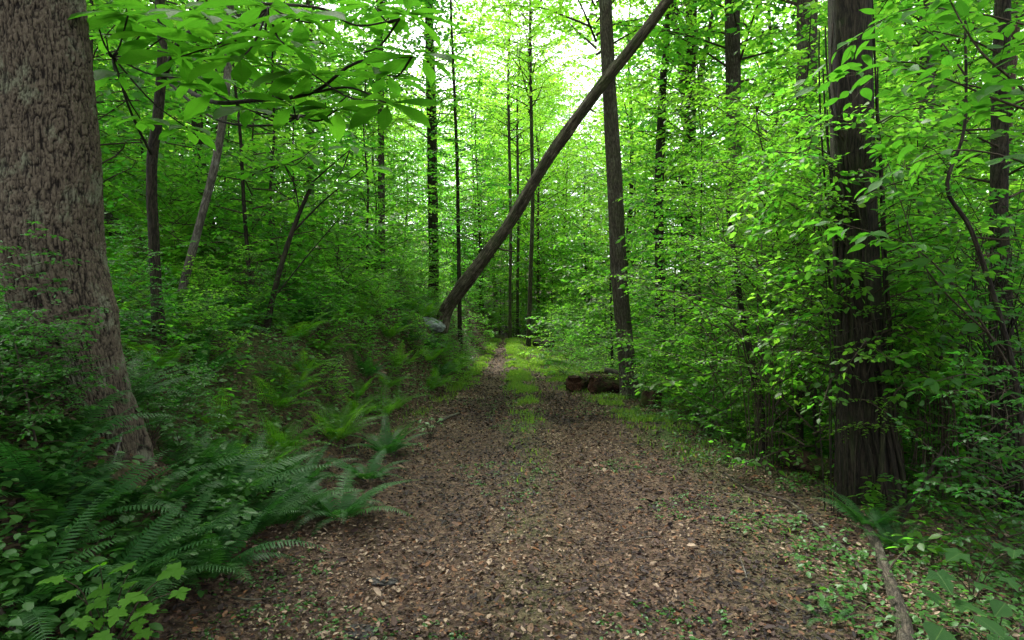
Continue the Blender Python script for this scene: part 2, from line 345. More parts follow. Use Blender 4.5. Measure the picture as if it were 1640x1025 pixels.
class Foliage:
    """branches with twigs carrying leaves, laid out in roughly level sprays"""
    def __init__(s, seed): s.r = np.random.default_rng(seed); s.w = Wood(); s.P = []; s.D = []; s.N = []; s.S = []
    def twig(s, p0, d, L, size, gap=.6, rad=.003, droop=.25, both=True, tilt=.35, wood=True):
        r = s.r; d = d/np.linalg.norm(d); n = max(3, int(L/(size*gap)))
        t = (np.arange(n)+.5)/n
        path = p0+np.outer(t*L, d); path[:, 2] -= droop*L*t*t
        side = np.cross(d, [0, 0, 1.]); side /= np.linalg.norm(side)+1e-9
        sg = np.where(np.arange(n) % 2, 1., -1.)
        a = np.radians(r.uniform(35, 75, n)); a[-1] = 0
        dr = np.cos(a)[:, None]*d+(sg*np.sin(a))[:, None]*side; dr[:, 2] -= r.uniform(.0, .45, n)
        N = np.tile([0, 0, 1.], (n, 1))+r.normal(0, tilt, (n, 3))
        s.P.append(path); s.D.append(dr); s.N.append(N); s.S.append(size*r.uniform(.6, 1.2, n))
        if wood: s.w.tube(np.vstack([p0, path[n//2], path[-1]]), [rad, rad*.7, rad*.4], 3, cap=False)
    def branch(s, pts, r0, step, tlen, size, gap=.6, start=.2, sub=0, sides=5, droop=.25, tilt=.35, n=10, wood=True):
        P = catmull(pts, n); L = np.r_[0, np.cumsum(np.linalg.norm(np.diff(P, axis=0), axis=1))]; tot = L[-1]
        s.w.tube(P, r0*(1-.8*L/tot)+.001, sides, cap=False)
        u = start*tot; k = 0
        while u < tot:
            f = u/tot; p = np.array([np.interp(u, L, P[:, i]) for i in range(3)])
            q = np.array([np.interp(min(u+.05, tot+.01), L, P[:, i]) for i in range(3)])
            ax = q-p
            if np.linalg.norm(ax) < 1e-6: ax = P[-1]-P[-2]
            ax /= np.linalg.norm(ax); side = np.cross(ax, [0, 0, 1.]); side /= np.linalg.norm(side)+1e-9
            sg = 1 if k % 2 else -1; a = math.radians(s.r.uniform(35, 70))
            d = math.cos(a)*ax+sg*math.sin(a)*side+np.array([0, 0, s.r.uniform(-.2, .25)])
            tl = tlen*(1-.55*f)*s.r.uniform(.6, 1.25)
            s.twig(p, d, tl, size, gap, max(.002, r0*.25), droop, tilt=tilt, wood=wood)
            if sub:
                dn = d/np.linalg.norm(d)
                for _ in range(sub):
                    pp = p+dn*tl*s.r.uniform(.2, .7); sd = np.cross(dn, [0, 0, 1.])*s.r.choice([-1, 1])
                    s.twig(pp, dn*.6+sd*.8+np.array([0, 0, s.r.uniform(-.2, .2)]), tl*.55, size, gap, .002, droop, tilt=tilt, wood=False)
            u += step*s.r.uniform(.7, 1.3); k += 1
        s.twig(P[-1], P[-1]-P[-2], tlen*.5, size, gap, .002, droop, tilt=tilt, wood=wood)
    def arrays(s): return np.vstack(s.P), np.vstack(s.D), np.vstack(s.N), np.concatenate(s.S)

def crown(seed, Z0, Z1, limbs, llen, rise, step, tlen, size, gap=.6, sub=0, shape=lambda f: 1-.6*f, r0=.03, droop=.25, tilt=.4, spread=0.0, wood=True):
    f = Foliage(seed); r = f.r
    for k in range(limbs):
        u = (k+.5)/limbs; z = Z0+(Z1-Z0)*u; az = k*2.39996+r.uniform(-.5, .5)
        L = llen*shape(u)*r.uniform(.6, 1.2); pit = rise*r.uniform(.5, 1.4)
        d = np.array([math.cos(az), math.sin(az), 0]); b = r.normal(0, .12, 3)
        p0 = np.array([0, 0, z])+np.array([r.uniform(-spread, spread), r.uniform(-spread, spread), 0])
        pts = [p0, p0+d*L*.35+[0, 0, L*.35*pit]+b*L*.3, p0+d*L*.7+[0, 0, L*.6*pit]+b*L, p0+d*L+[0, 0, L*.7*pit]+r.normal(0, .1, 3)*L]
        f.branch(pts, r0*(1-.5*u), step, tlen, size, gap, .25, sub, 4, droop, tilt, 8, wood)
    return f

# ------------------------------------------------------------------ ground
def grid_axis(lo, hi, n, c, p):
    u = np.linspace(-1, 1, n); v = np.sign(u)*np.abs(u)**p
    return np.where(v < 0, c+v*(c-lo), c+v*(hi-c))
gx = grid_axis(-160, 160, 420, .2, 2.6); gy = -9+(np.linspace(0, 1, 440)**2.3)*260
X, Y = np.meshgrid(gx, gy)
Z = H(X, Y)
def green_mask(x, y):
    t = x-mid_x(y); far = smooth((y-5)/10)
    strip = np.exp(-(t/.27)**2)*(.25+.75*far)
    shoulder = np.exp(-((x-right_x(y)+.25)/.42)**2)*(.3+.65*smooth((y-4)/7))
    lsh = np.exp(-((x-toe_x(y)-.12)/.2)**2)*far*.6
    wood = smooth((x-right_x(y))/.8)*.55+smooth((toe_x(y)-x-.2)/1.)*.45
    g = np.clip(strip+shoulder+lsh+wood, 0, 1)
    return np.clip(g*(.9+1.3*noise2(x, y, 1.9, 9)), 0, 1)
nx = len(gx); ny = len(gy)
i = (np.arange(ny-1)[:, None]*nx+np.arange(nx-1)[None]).ravel()
F = np.stack([i, i+1, i+nx+1, i+nx], -1)
gm = mesh_np('forest_floor', np.stack([X, Y, Z], -1).reshape(-1, 3), F, M['soil'], smooth_=True, green=green_mask(X, Y).ravel())
g = link('ground', gm); g['kind'] = 'structure'

# dead leaves lying thick on the track and its edges
def scatter_flat(n, y0, y1, p, xl, xr, rg):
    y = y0+(y1-y0)*rg.random(n)**p; lo = xl(y); hi = xr(y); x = lo+(hi-lo)*rg.random(n); return x, y
def on_ground(x, y, dz=0.0): return np.stack([x, y, H(x, y)+dz], -1)
def ground_normal(x, y):
    e = .05; n = np.stack([-(H(x+e, y)-H(x-e, y))/(2*e), -(H(x, y+e)-H(x, y-e))/(2*e), np.ones_like(x)], -1)
    return n
T_dead = (np.array([[0, 0, 0], [.3, .26, .16], [.42, 0, .03], [.3, -.24, .1], [.75, .2, .14], [.72, -.22, .2], [1, .02, .1]]),
          np.array([[0, 2, 1], [0, 3, 2], [1, 2, 4], [2, 3, 5], [2, 6, 4], [2, 5, 6]]))
rg = np.random.default_rng(5)
def dead(n, y0, y1, p, s0, s1, name, pw=1.0, nz=.42):
    x, y = scatter_flat(n, y0, y1, p, lambda y: toe_x(y)-1.6, lambda y: right_x(y)+1.6, rg)
    keep = rg.random(n) > .6*green_mask(x, y)*smooth((y-4)/8); x, y = x[keep], y[keep]; n = len(x)
    a = rg.random(n)*2*PI; D = np.stack([np.cos(a), np.sin(a), rg.normal(0, .28, n)], -1)
    N = ground_normal(x, y)+rg.normal(0, nz, (n, 3)); N[rg.random(n) < .4] *= -1
    rut = np.exp(-((np.abs(x-mid_x(y))-.72)/.3)**2)
    tint = np.clip(rg.random(n)**1.35+.42*noise2(x, y, 1.3, 33)+.25*noise2(x, y, 6, 35)-.16*rut, 0, 1)
    m = leaves_mesh('fallen_leaves', T_dead, on_ground(x, y, rg.uniform(.006, .028, n)), D, N, (s0+(s1-s0)*rg.random(n)**pw)*np.interp(y, [3, 12, 26], [1, 1.25, 1.7]), M['litter'], tint)
    o = link('leaf_litter', m); tag(o, name, 'fallen leaves', None, 'stuff')
dead(130000, 2.2, 14.0, 1.6, .011, .042, 'small brown dead leaf fragments lying thick over the near track', 1.4)
dead(3800, 2.2, 14.0, 1.5, .042, .072, 'larger curled brown and tan dead leaves strewn over the track', 1.0, .35)
dead(30000, 10.0, 30.0, 1.3, .025, .05, 'brown dead leaves on the track running back to the bend')

# grass down the middle of the track and along both its edges
def grass():
    n = 460000
    y = 3.+(32-3.)*rg.random(n)**.95; x = toe_x(y)-.3+(right_x(y)-toe_x(y)+1.1)*rg.random(n)
    gmk = green_mask(x, y)*(.22+.78*smooth((y-4)/10))*np.clip(.6+1.5*noise2(x, y, 2.6, 40)+.5*noise2(x, y, 7, 41), 0, 1.15)
    k = rg.random(n) < gmk**1.6*1.0; x, y = x[k], y[k]; n = len(x)
    h = rg.uniform(.03, .10, n)*np.interp(y, [3, 12, 30], [.8, 1, 1.3]); w = np.interp(y, [3, 10, 30], [.004, .008, .018])
    a = rg.random(n)*2*PI; b = on_ground(x, y, -.004); s = np.stack([np.cos(a), np.sin(a), 0*a], -1)*w[:, None]
    ln = np.stack([np.cos(a+1.3), np.sin(a+1.3), 0*a], -1)*(h*rg.uniform(.2, .9, n))[:, None]
    top = b+ln; top[:, 2] += h; mid = b+ln*.35; mid[:, 2] += h*.6
    V = np.stack([b-s, b+s, mid+s*.8, mid-s*.8, top], 1).reshape(-1, 3)
    F = (np.array([[0, 1, 2], [0, 2, 3], [3, 2, 4]])[None]+(np.arange(n)*5)[:, None, None]).reshape(-1, 3)
    o = link('grass', mesh_np('grass', V, F, M['grass'], tint=np.repeat(rg.random(n), 3)))
    tag(o, 'short green grass down the middle of the track and along its edges', 'grass', None, 'stuff')
grass()

# low seedlings and herbs
def herbs(x, y, size, name, label, mat, tm, hh=(.03, .16)):
    n = len(x); P = []; D = []; N = []; S = []; T = []
    base = on_ground(x, y, 0)
    for k in range(7):
        a = rg.random(n)*2*PI; rr = rg.uniform(.1, .8, n)*size; h = rg.uniform(*hh, n)*(size/.07)
        p = base+np.stack([np.cos(a)*rr, np.sin(a)*rr, h], -1); P.append(p)
        D.append(np.stack([np.cos(a), np.sin(a), rg.uniform(-.4, .2, n)], -1)); N.append(np.stack([0*a, 0*a, 1+0*a], -1)+rg.normal(0, .25, (n, 3)))
        S.append(size*rg.uniform(.5, 1.1, n))
    P = np.vstack(P); D = np.vstack(D); N = np.vstack(N); S = np.concatenate(S)
    o = link(name, leaves_mesh(name, tm, P, D, N, S, mat)); tag(o, label, 'ground cover', None, 'stuff')
n = 5200; y = 2.8+19*rg.random(n)**1.2; x = right_x(y)-.55+rg.random(n)**.7*3.2; k = (noise2(x, y, 1.5, 51) > -.22+.5*smooth((right_x(y)-x+.1)/.6)); x, y = x[k], y[k]; herbs(x, y, .05, 'ground_cover', 'low leafy green seedlings along the right edge of the track', M['herb'], T_ovate(.3, 2))
n = 3000; y = 4+22*rg.random(n)**1.2; x = right_x(y)+.5+rg.random(n)**1.2*9; herbs(x, y, .085, 'ground_cover', 'low green plants covering the wood floor right of the track', M['leaf_under'], T_ovate(.3, 2), (.03, .22))
n = 6500; y = 2.4+20*rg.random(n)**1.15; x = toe_x(y)-.05-rg.random(n)**1.0*5.5; k = (x+2.65)**2+(y-4.15)**2 > .25; x, y = x[k], y[k]; herbs(x, y, .07, 'ground_cover', 'low leafy plants among the ferns on the left bank', M['herb'], T_ovate(.3, 2), (.03, .33))
n = 900; y = 2.4+2.6*rg.random(n); x = -1.75-rg.random(n)*1.9; k = (x+2.65)**2+(y-4.15)**2 > .2; x, y = x[k], y[k]; herbs(x, y, .075, 'ground_cover', 'leafy green seedlings round the foot of the big left trunk', M['herb'], T_ovate(.32, 3), (.05, .3))
n = 5200; y = 5+22*rg.random(n)**1.1; x = toe_x(y)-.5-rg.random(n)**.9*9; herbs(x, y, .10, 'ground_cover', 'knee high leafy seedlings over the left hillside behind the ferns', M['leaf_under'], T_ovate(.3, 2), (.05, .34))
n = 4200; y = 6+24*rg.random(n)**1.1; x = right_x(y)+.7+rg.random(n)**.9*10; herbs(x, y, .10, 'ground_cover', 'knee high leafy seedlings in the wood right of the track', M['leaf_under'], T_ovate(.3, 2), (.05, .34))
n = 4200; y = 2.7+14*rg.random(n)**1.2; x = toe_x(y)+rg.random(n)*(right_x(y)-toe_x(y))
k = noise2(x, y, 1.3, 21) > .1; herbs(x[k], y[k], .034, 'ground_cover', 'scattered tiny green seedlings in the dead leaves on the track', M['herb'], T_ovate(.32, 2), (.01, .05))

# ------------------------------------------------------------------ ferns
def frond_mesh(seed, L=.6, arch=.5, w=.13, pairs=26, mat='fern_dark', lacy=False):
    r = np.random.default_rng(seed); wd = Wood(); m = 16; t = np.linspace(0, 1, m)
    ang = np.radians(68)-arch*1.9*t; dx = np.cos(ang); dz = np.sin(ang)
    x = np.r_[0, np.cumsum((dx[1:]+dx[:-1])/2)]/(m-1)*L; z = np.r_[0, np.cumsum((dz[1:]+dz[:-1])/2)]/(m-1)*L
    yb = .04*L*np.sin(t*3+seed)*t
    P = np.stack([x, yb, z], -1)
    u = .12+.88*(np.arange(pairs)+.5)/pairs
    Pi = np.stack([np.interp(u, t, P[:, k]) for k in range(3)], -1); Ti = np.stack([np.interp(u, t, np.gradient(P[:, k])) for k in range(3)], -1)
    Ti /= np.linalg.norm(Ti, axis=1)[:, None]; side = np.array([0, 1., 0]); Nn = np.cross(Ti, side[None]); Nn *= np.sign(Nn[:, 2:3]+1e-6)
    ln = w*np.minimum(1, (u/.3)**.6)*(1-u)**.62*1.25+.006
    Ps = []; Ds = []; Ns = []; Ss = []
    for sg in (1, -1):
        Ds.append(Ti*.32+sg*side[None]-Nn*.18+r.normal(0, .05, (pairs, 3))); Ps.append(Pi); Ns.append(Nn+sg*side[None]*.25+r.normal(0, .08, (pairs, 3))); Ss.append(ln*r.uniform(.85, 1.1, pairs))
    Ps, Ds, Ns, Ss = map(lambda a: np.concatenate(a), (Ps, Ds, Ns, Ss))
    if lacy:       # each pinna cut again into small leaflets
        q = 5; P2 = []; D2 = []; N2 = []; S2 = []; Dn = Ds/np.linalg.norm(Ds, axis=1)[:, None]; sd = np.cross(Ns, Dn); sd /= np.linalg.norm(sd, axis=1)[:, None]
        for j in range(q):
            f = (j+.5)/q
            for sg in (1, -1):
                P2.append(Ps+Dn*(Ss*f)[:, None]); D2.append(Dn*.6+sg*sd); N2.append(Ns); S2.append(Ss*.33*(1-.6*f)+.002)
        P2.append(Ps); D2.append(Dn); N2.append(Ns); S2.append(Ss*.3)
        V, F = place_leaves((T_rhomb()[0]*[1, .7, .3], T_rhomb()[1]), *map(np.concatenate, (P2, D2, N2, S2)))
        F = F
    else:
        tm = (np.array([[0, -.05, 0], [0, .13, .01], [.14, .085, .02], [.6, .07, .01], [1, 0, -.08], [.55, -.075, .01]]), np.array([[0, 2, 1], [0, 5, 2], [2, 5, 3], [3, 5, 4]]))
        V, F = place_leaves(tm, Ps, Ds, Ns, Ss)
    wd.tube(P, .0035*(1-.7*t), 4, cap=False)
    Vw = np.vstack(wd.V); Fw = np.vstack(wd.F)+len(V)
    V = np.vstack([V, Vw]); F = np.vstack([F, Fw])
    return mesh_np('fern_frond', V, F, M[mat], tint=r.uniform(.2, .8, 1).repeat(len(F))+r.normal(0, .06, len(F)))
FRD = [frond_mesh(s, .68, a, .1, 30, 'fern_dark') for s, a in ((1, .5), (2, .7), (3, .35), (4, .85), (9, .6))]
FRL = [frond_mesh(s, .62, a, .12, 14, 'fern_light', True) for s, a in ((5, .5), (6, .7), (7, .35), (8, .6))]
def fern(px, Y, n, size, label, lib, group, seed, dz=0, spread=(0, 2*PI)):
    base = G(px, Y, -.02+dz); t = thing('fern', label, 'fern', base, group); r = random.Random(seed); n = int(n*1.2)
    for k in range(n):
        az = spread[0]+(spread[1]-spread[0])*(k+r.uniform(.2, .8))/n
        s = size*r.uniform(.7, 1.15)
        o = link('frond', r.choice(lib), t, (math.cos(az)*.03, math.sin(az)*.03, 0), (r.uniform(-.15, .15), r.uniform(-.1, .45), az), s)
    return t

NEARF = 'dark green ferns along the foot of the left bank'
fern(150, 3.05, 17, 1.0, 'largest dark green fern in the bottom left corner, fronds reaching right', FRD, NEARF, 1)
fern(60, 3.3, 12, .95, 'dark fern at the left edge behind the largest corner fern', FRD, NEARF, 2)
fern(265, 3.7, 13, .95, 'dark fern with arching fronds just below the big left trunk', FRD, NEARF, 3)
fern(385, 4.3, 14, 1.0, 'wide dark fern spreading right of the big trunk over the slope', FRD, NEARF, 4)
fern(545, 5.0, 15, 1.0, 'upright fern at the foot of the bank beside the leaf covered track', FRD, NEARF, 5)
fern(470, 5.6, 13, 1.0, 'dark fern on the bank just behind the upright track side fern', FRD, NEARF, 6)
fern(90, 2.5, 8, .75, 'single small fern with broad drooping fronds in the lowest left corner', FRD, NEARF, 7)
fern(620, 7.4, 13, .9, 'small fern low on the bank left of the track, midway to the bend', FRD, NEARF, 8)
fern(1392, 4.75, 11, .62, 'blue green fern standing at the foot of the vine covered tree', FRD, 'ferns right of the track', 9, .03)
fern(1436, 4.45, 9, .6, 'blue green fern leaning right beside the fallen branch', FRD, 'ferns right of the track', 10)
fern(1330, 3.35, 5, .36, 'tiny fern with low fronds in the leaves beside the fallen branch', FRD, 'ferns right of the track', 11)
for k, (px, Y, n_, sc, lab) in enumerate(((20, 2.75, 10, .9, 'dark fern at the very left edge behind the maple seedling'), (215, 3.35, 13, 1.0, 'dark fern directly behind the largest corner fern'), (110, 3.75, 10, .85, 'shaded fern in front of the big trunk foot'),
        (330, 3.75, 14, 1.0, 'dark fern reaching right over the leaf litter edge'), (300, 4.6, 11, .9, 'dark fern on the slope right of the big trunk foot'), (450, 4.75, 12, .95, 'dark fern between the wide fern and the upright fern'), (30, 4.0, 9, .8, 'shaded fern left of the big trunk'),
        (420, 5.4, 12, 1.05, 'dark fern set back above the wide dark fern'), (40, 2.95, 10, .85, 'dark fern between the left edge and the largest corner fern'), (105, 3.3, 11, .9, 'dark fern rising behind the largest corner fern, left of its middle'), (185, 3.7, 10, .8, 'dark fern at the right root of the big trunk'), (5, 3.6, 10, .9, 'dark fern at the left edge, set back from the corner'), (590, 6.2, 11, .9, 'dark fern just behind the upright track side fern, nearer the track'))):
    fern(px, Y, n_, sc, lab, FRD, NEARF, 50+k)
HILLF = 'bright ferns on the left hillside'
spots = []
rr = random.Random(31)
tries = 0
while len(spots) < 150 and tries < 4000:
    tries += 1
    y = 3.9+14*rr.random()**1.25; x = float(toe_x(y))-.2-4.3*rr.random()**1.3
    px, py = proj((x, y, hz(x, y)))
    if px < 170 or px > 770: continue
    if any((x-a)**2+(y-b)**2 < .2 for a, b in spots): continue
    spots.append((x, y))
spots.sort()
for k, (x, y) in enumerate(spots):
    px, py = proj((x, y, hz(x, y)))
    lt_ = rr.random() < .72 and y > 5.5
    AUTO[fern(px, y, rr.randint(8, 12), rr.uniform(.8, 1.2), None, FRL if lt_ else FRD, HILLF, 100+k).name] = 'bright lacy fern' if lt_ else 'dark leathery fern'

# ------------------------------------------------------------------ trees: trunks
def trunk_path(name, pts, r, mat, parent, sides=14, n=40, bump=.08, flare=0.0, fl_len=.5):
    P = catmull([Vector(p)-parent.location for p in pts], n)
    L = np.r_[0, np.cumsum(np.linalg.norm(np.diff(P, axis=0), axis=1))]; rad = np.interp(L/L[-1], np.linspace(0, 1, len(r)), r)
    rad = rad*(1+flare*np.exp(-L/fl_len))
    w = Wood(); w.k = rnd.randint(0, 400); w.tube(P, rad, sides, bump); o = link(name, w.mesh(name, M[mat]), parent); return o, P

# crown libraries (shared mesh data)
RH = T_rhomb(); OV = T_ovate(.3, 2)
def crown_lib(n, seed, tmpl, mat, **kw):
    out = []
    for k in range(n):
        f = crown(seed+k, **kw); P, D, N, S = f.arrays()
        tn = np.clip(.5+.9*noise3(P*[.9, .9, 1.3]+k*5)+f.r.normal(0, .16, len(P)), 0, 1)
        out.append((leaves_mesh('crown_leaves', tmpl, P, D, N, S, M[mat], tn), f.w.mesh('limbs', M['twig'], True)))
    return out
TK = dict(Z0=2.6, Z1=19, rise=.6, step=.26, sub=1, shape=lambda f: math.sin(PI*(.22+.70*f))**.6, r0=.035, wood=False)
TALL = crown_lib(2, 100, RH, 'leaf_canopy', limbs=92, llen=3.8, tlen=1.2, size=.20, gap=.5, tilt=.6, droop=.4, **TK)+crown_lib(1, 110, RH, 'leaf_canopy', limbs=78, llen=4.2, tlen=1.0, size=.145, gap=.42, tilt=.7, droop=.2, **TK)+crown_lib(1, 120, RH, 'leaf_mid', limbs=84, llen=3.6, tlen=1.3, size=.24, gap=.5, tilt=.5, droop=.7, **TK)
SAP = crown_lib(6, 200, OV, 'leaf_under', Z0=.5, Z1=6.4, limbs=56, llen=1.75, rise=.3, step=.16, tlen=.55, size=.12, gap=.58, sub=1, tilt=.5, shape=lambda f: 1-.6*f, r0=.012)
SHR = crown_lib(5, 300, OV, 'leaf_under', Z0=.05, Z1=1.9, limbs=34, llen=1.05, rise=.6, step=.12, tlen=.34, size=.09, gap=.62, sub=1, shape=lambda f: 1-.4*f, r0=.008, spread=.12)
SHY = crown_lib(3, 400, RH, 'leaf_yellow', Z0=.4, Z1=3.4, limbs=44, llen=1.35, rise=.7, step=.09, tlen=.4, size=.045, gap=.6, sub=1, shape=lambda f: 1-.35*f, r0=.009, spread=.15, droop=.35)
DRK = crown_lib(3, 500, OV, 'leaf_dark', Z0=.1, Z1=2.8, limbs=36, llen=1.2, rise=.45, step=.15, tlen=.42, size=.09, gap=.65, sub=1, shape=lambda f: 1-.4*f, r0=.01, spread=.1)
STEM = {}
def stem_mesh(h, r0, seed, mat='bark_grey', sides=8):
    k = (h, r0, seed, mat)
    if k not in STEM:
        q = random.Random(seed); w = Wood(); w.k = seed; pts = [(0, 0, -.15)]; x = y = 0
        for i in range(1, 6): x += q.uniform(-.02, .02)*h; y += q.uniform(-.02, .02)*h; pts.append((x, y, h*i/5))
        P = catmull(pts, 22); t = np.linspace(0, 1, 22); w.tube(P, r0*(1-.82*t)*(1+.35*np.exp(-t*22)), sides, .1); STEM[k] = w.mesh('trunk', M[mat])
    return STEM[k]
def plant(kind, lib, loc, label, cat, group, scale=1, rot=None, stem=None, auto=None, parts=('crown', 'branches', 'trunk'), squash=1.0):
    t = thing(kind, label, cat, loc, group)
    rz = rot if rot is not None else rnd.uniform(0, 2*PI)
    m, wd = lib
    o = link(parts[0], m, t, (0, 0, 0), (0, 0, rz), (scale, scale, scale*squash)); o['kind'] = 'stuff'
    link(parts[1], wd, t, (0, 0, 0), (0, 0, rz), (scale, scale, scale*squash))
    if stem is not None: link(parts[2], stem, t, (0, 0, 0), (0, 0, rz), (scale, scale, scale*squash))
    if auto: AUTO[t.name] = auto
    return t

# --- the great trunk on the left
bt = thing('oak_tree', 'huge furrowed grey brown trunk at the left edge above the ferns', 'tree', G(178, 4.15))
def big_trunk():
    Yb = 4.15; ctr = [(192, 850), (176, 720), (152, 640), (122, 560), (99, 480), (86, 400), (80, 300), (74, 200), (70, 100), (64, 0), (40, -500), (20, -1100), (0, -2200)]
    P = catmull([np.array(W(a, b, Yb))-np.array(bt.location) for a, b in ctr], 900)
    zz = P[:, 2]+bt.location.z; zt = np.r_[np.linspace(zz[0], 4.2, 600), np.linspace(4.3, zz[-1], 40)]
    P = np.stack([np.interp(zt, zz, P[:, k]) for k in range(3)], -1)
    wpx = np.interp(zt, [CAMZ-338*Yb/FPX, CAMZ-208*Yb/FPX, CAMZ-130*Yb/FPX, CAMZ-50*Yb/FPX, CAMZ, CAMZ+1, CAMZ+2.1, 12], [50, 50, 54, 68, 80, 78, 69, 36])
    rad = .86*wpx*Yb/FPX; n = len(P); sides = 360
    T = np.gradient(P, axis=0); T /= np.linalg.norm(T, axis=1)[:, None]; A = np.cross(T, [0, 1., 0]); A /= np.linalg.norm(A, axis=1)[:, None]; B = np.cross(T, A)
    th = np.arange(sides)/sides*2*PI; c, s = np.cos(th), np.sin(th)
    L = np.r_[0, np.cumsum(np.linalg.norm(np.diff(P, axis=0), axis=1))]
    C = c[None]*np.ones((n, 1)); S_ = s[None]*np.ones((n, 1)); LL = L[:, None]*np.ones((1, sides))
    root = np.exp(-np.maximum(LL-.5, 0)/.25)*(.22*np.maximum(0, np.cos(5*th+.6))[None]**1.5+.05*np.cos(3*th)[None])*1.4
    q = np.stack([C*.34, S_*.34, LL], -1)
    wob = noise3(q*[3, 3, 1.5])*.02
    wv = noise3(q*[6, 6, 3.]+9)*.35
    tw = noise3(np.stack([C*2, S_*2, LL*1.4], -1))*1.2
    a1 = noise3(np.stack([C*.34*60+wv*5+tw, S_*.34*60+wv*5, LL*13], -1)); a2 = noise3(np.stack([C*.34*80+7+tw, S_*.34*80, LL*42+wv*8], -1)); a3 = noise3(np.stack([C*40, S_*40, LL*60], -1)); a4 = noise3(np.stack([C*22, S_*22, LL*26], -1))
    pl = smooth(np.abs(a1)*4.2)*(.3+.7*smooth(np.abs(a2)*4.2)); ridge = pl*.010+a3*.003+a4*.005
    pl = np.clip(.2+.75*pl+.35*a4, 0, 1)
    rr_ = rad[:, None]*(1+root)+wob+ridge
    X = P[:, None]+rr_[..., None]*(C[..., None]*A[:, None]+S_[..., None]*B[:, None])
    i = np.arange(n-1)[:, None]*sides; j = np.arange(sides)[None]; j2 = (j+1) % sides
    F = np.stack([i+j, i+j2, i+sides+j2, i+sides+j], -1).reshape(-1, 4)
    link('trunk', mesh_np('trunk', X.reshape(-1, 3), F, M['bark_oak'], bark=q.reshape(-1, 3), smooth_=True, ridge=pl.ravel()), bt)
    top = Vector(P[-1])
    m, wd = TALL[0]
    o = link('crown', m, bt, (top.x*.7, top.y, 1.6), (0, 0, 1), 1.0); o['kind'] = 'stuff'; link('branches', wd, bt, (top.x*.7, top.y, 1.6), (0, 0, 1), 1.0)
big_trunk()
print('OBJ so far', len(bpy.data.objects))

# --- the leaning dead trunk
lt = thing('leaning_trunk', 'long bare dead trunk leaning across the track against the upright tree', 'fallen tree', G(712, 17))
A_, B_ = W(716, 492, 16.8), W(1062, 2, 11.5)
pts = [W(706, 530, 17.0), A_]+[A_.lerp(B_, f)+Vector((.06*math.sin(f*7), 0, .05*math.sin(f*11+1))) for f in (.15, .35, .55, .75, .9, 1.0, 1.25)]
o, P = trunk_path('trunk', pts, [.19, .175, .155, .138, .124, .112, .103, .094, .08], 'bark_dead', lt, 40, 260, .2)
for f, dx, dz, dy in ((.33, .55, -.12, .2), (.46, -.12, .22, 0), (.62, .2, -.12, .1), (.75, -.1, .16, 0)):
    w = Wood(); p = P[int(f*259)]; w.tube(catmull([p, p+np.array([dx*.5, dy, dz*.6]), p+np.array([dx, dy, dz])], 6), [.04, .032, .026, .02, .016, .012], 8)
    link('branch_stub', w.mesh('stub', M['bark_dead']), lt)

# --- named standing trees: (name, label, [(px,py)...], Y, radii px, bark, crown, flare)
def tree(name, label, pts, Y, rpx, mat, lib=None, group=None, cz=0.0, csc=1.0, flare=.35, sides=14, crot=0, top=True, cat='tree', coff=(0, 0), extra=None, n=44):
    b = G(pts[0][0], Y); t = thing(name, label, cat, b, group)
    P3 = [b+Vector((0, 0, -.15))]+[W(a, c, Y) for a, c in pts[1:]]
    if top:
        d = P3[-1]-P3[-2]; d.normalize(); d = Vector((d.x*.4, 0, 1)).normalized(); P3 += [P3[-1]+d*3, P3[-1]+d*7+Vector((.2, .2, 0))]
        rpx = list(rpx)+[rpx[-1]*.8, rpx[-1]*.4]
    o, P = trunk_path('trunk', P3, [q*Y/FPX for q in rpx], mat, t, sides, n, .09, flare, .35)
    if lib is not None:
        m, wd = lib
        k = P[-1]; L = (coff[0], coff[1], cz)
        o = link('crown', m, t, L, (0, 0, crot), csc); o['kind'] = 'stuff'; link('branches', wd, t, L, (0, 0, crot), csc)
    if extra: extra(t, P)
    return t, P
tree('standing_tree', 'straight grey tree beside the track that the dead trunk leans across', [(1010, 640), (1000, 540), (992, 450), (985, 300), (977, 160), (970, 0)], 13, (14, 13, 12, 11, 10.5, 10), 'bark_grey', TALL[1], cz=5.5, csc=.85, coff=(-.5, 1.6))
tree('standing_tree', 'pale thin sapling trunk bending right on the hillside by the big trunk', [(284, 512), (298, 440), (322, 350), (345, 260), (360, 165), (368, 40)], 8, (6.5, 6, 6, 5.5, 5, 4), 'bark_pale', SAP[1], cz=3.0, csc=.9)
tree('standing_tree', 'broad dark trunk wrapped in vines at the right edge of the track', [(1392, 830), (1386, 720), (1378, 560), (1372, 420), (1366, 250), (1362, 100), (1360, 0)], 5.5, (41, 36, 34, 32, 31, 30, 30), 'bark_vine', TALL[2], cz=3.2, csc=.7, flare=.3, sides=64, n=150)
tree('standing_tree', 'tall straight grey trunk rising between the forked tree and the vine tree', [(1182, 600), (1180, 480), (1177, 350), (1176, 200), (1174, 100), (1173, 0)], 14, (15, 13, 12.5, 12, 12, 11.5), 'bark_grey', TALL[3], cz=5, csc=.85)
tree('standing_tree', 'grey trunk half hidden in leaves just left of the vine wrapped trunk', [(1285, 620), (1288, 480), (1290, 300), (1291, 150), (1293, 0)], 10.5, (19, 17, 16, 15, 15), 'bark_grey', TALL[2], cz=5, csc=.8, crot=2)
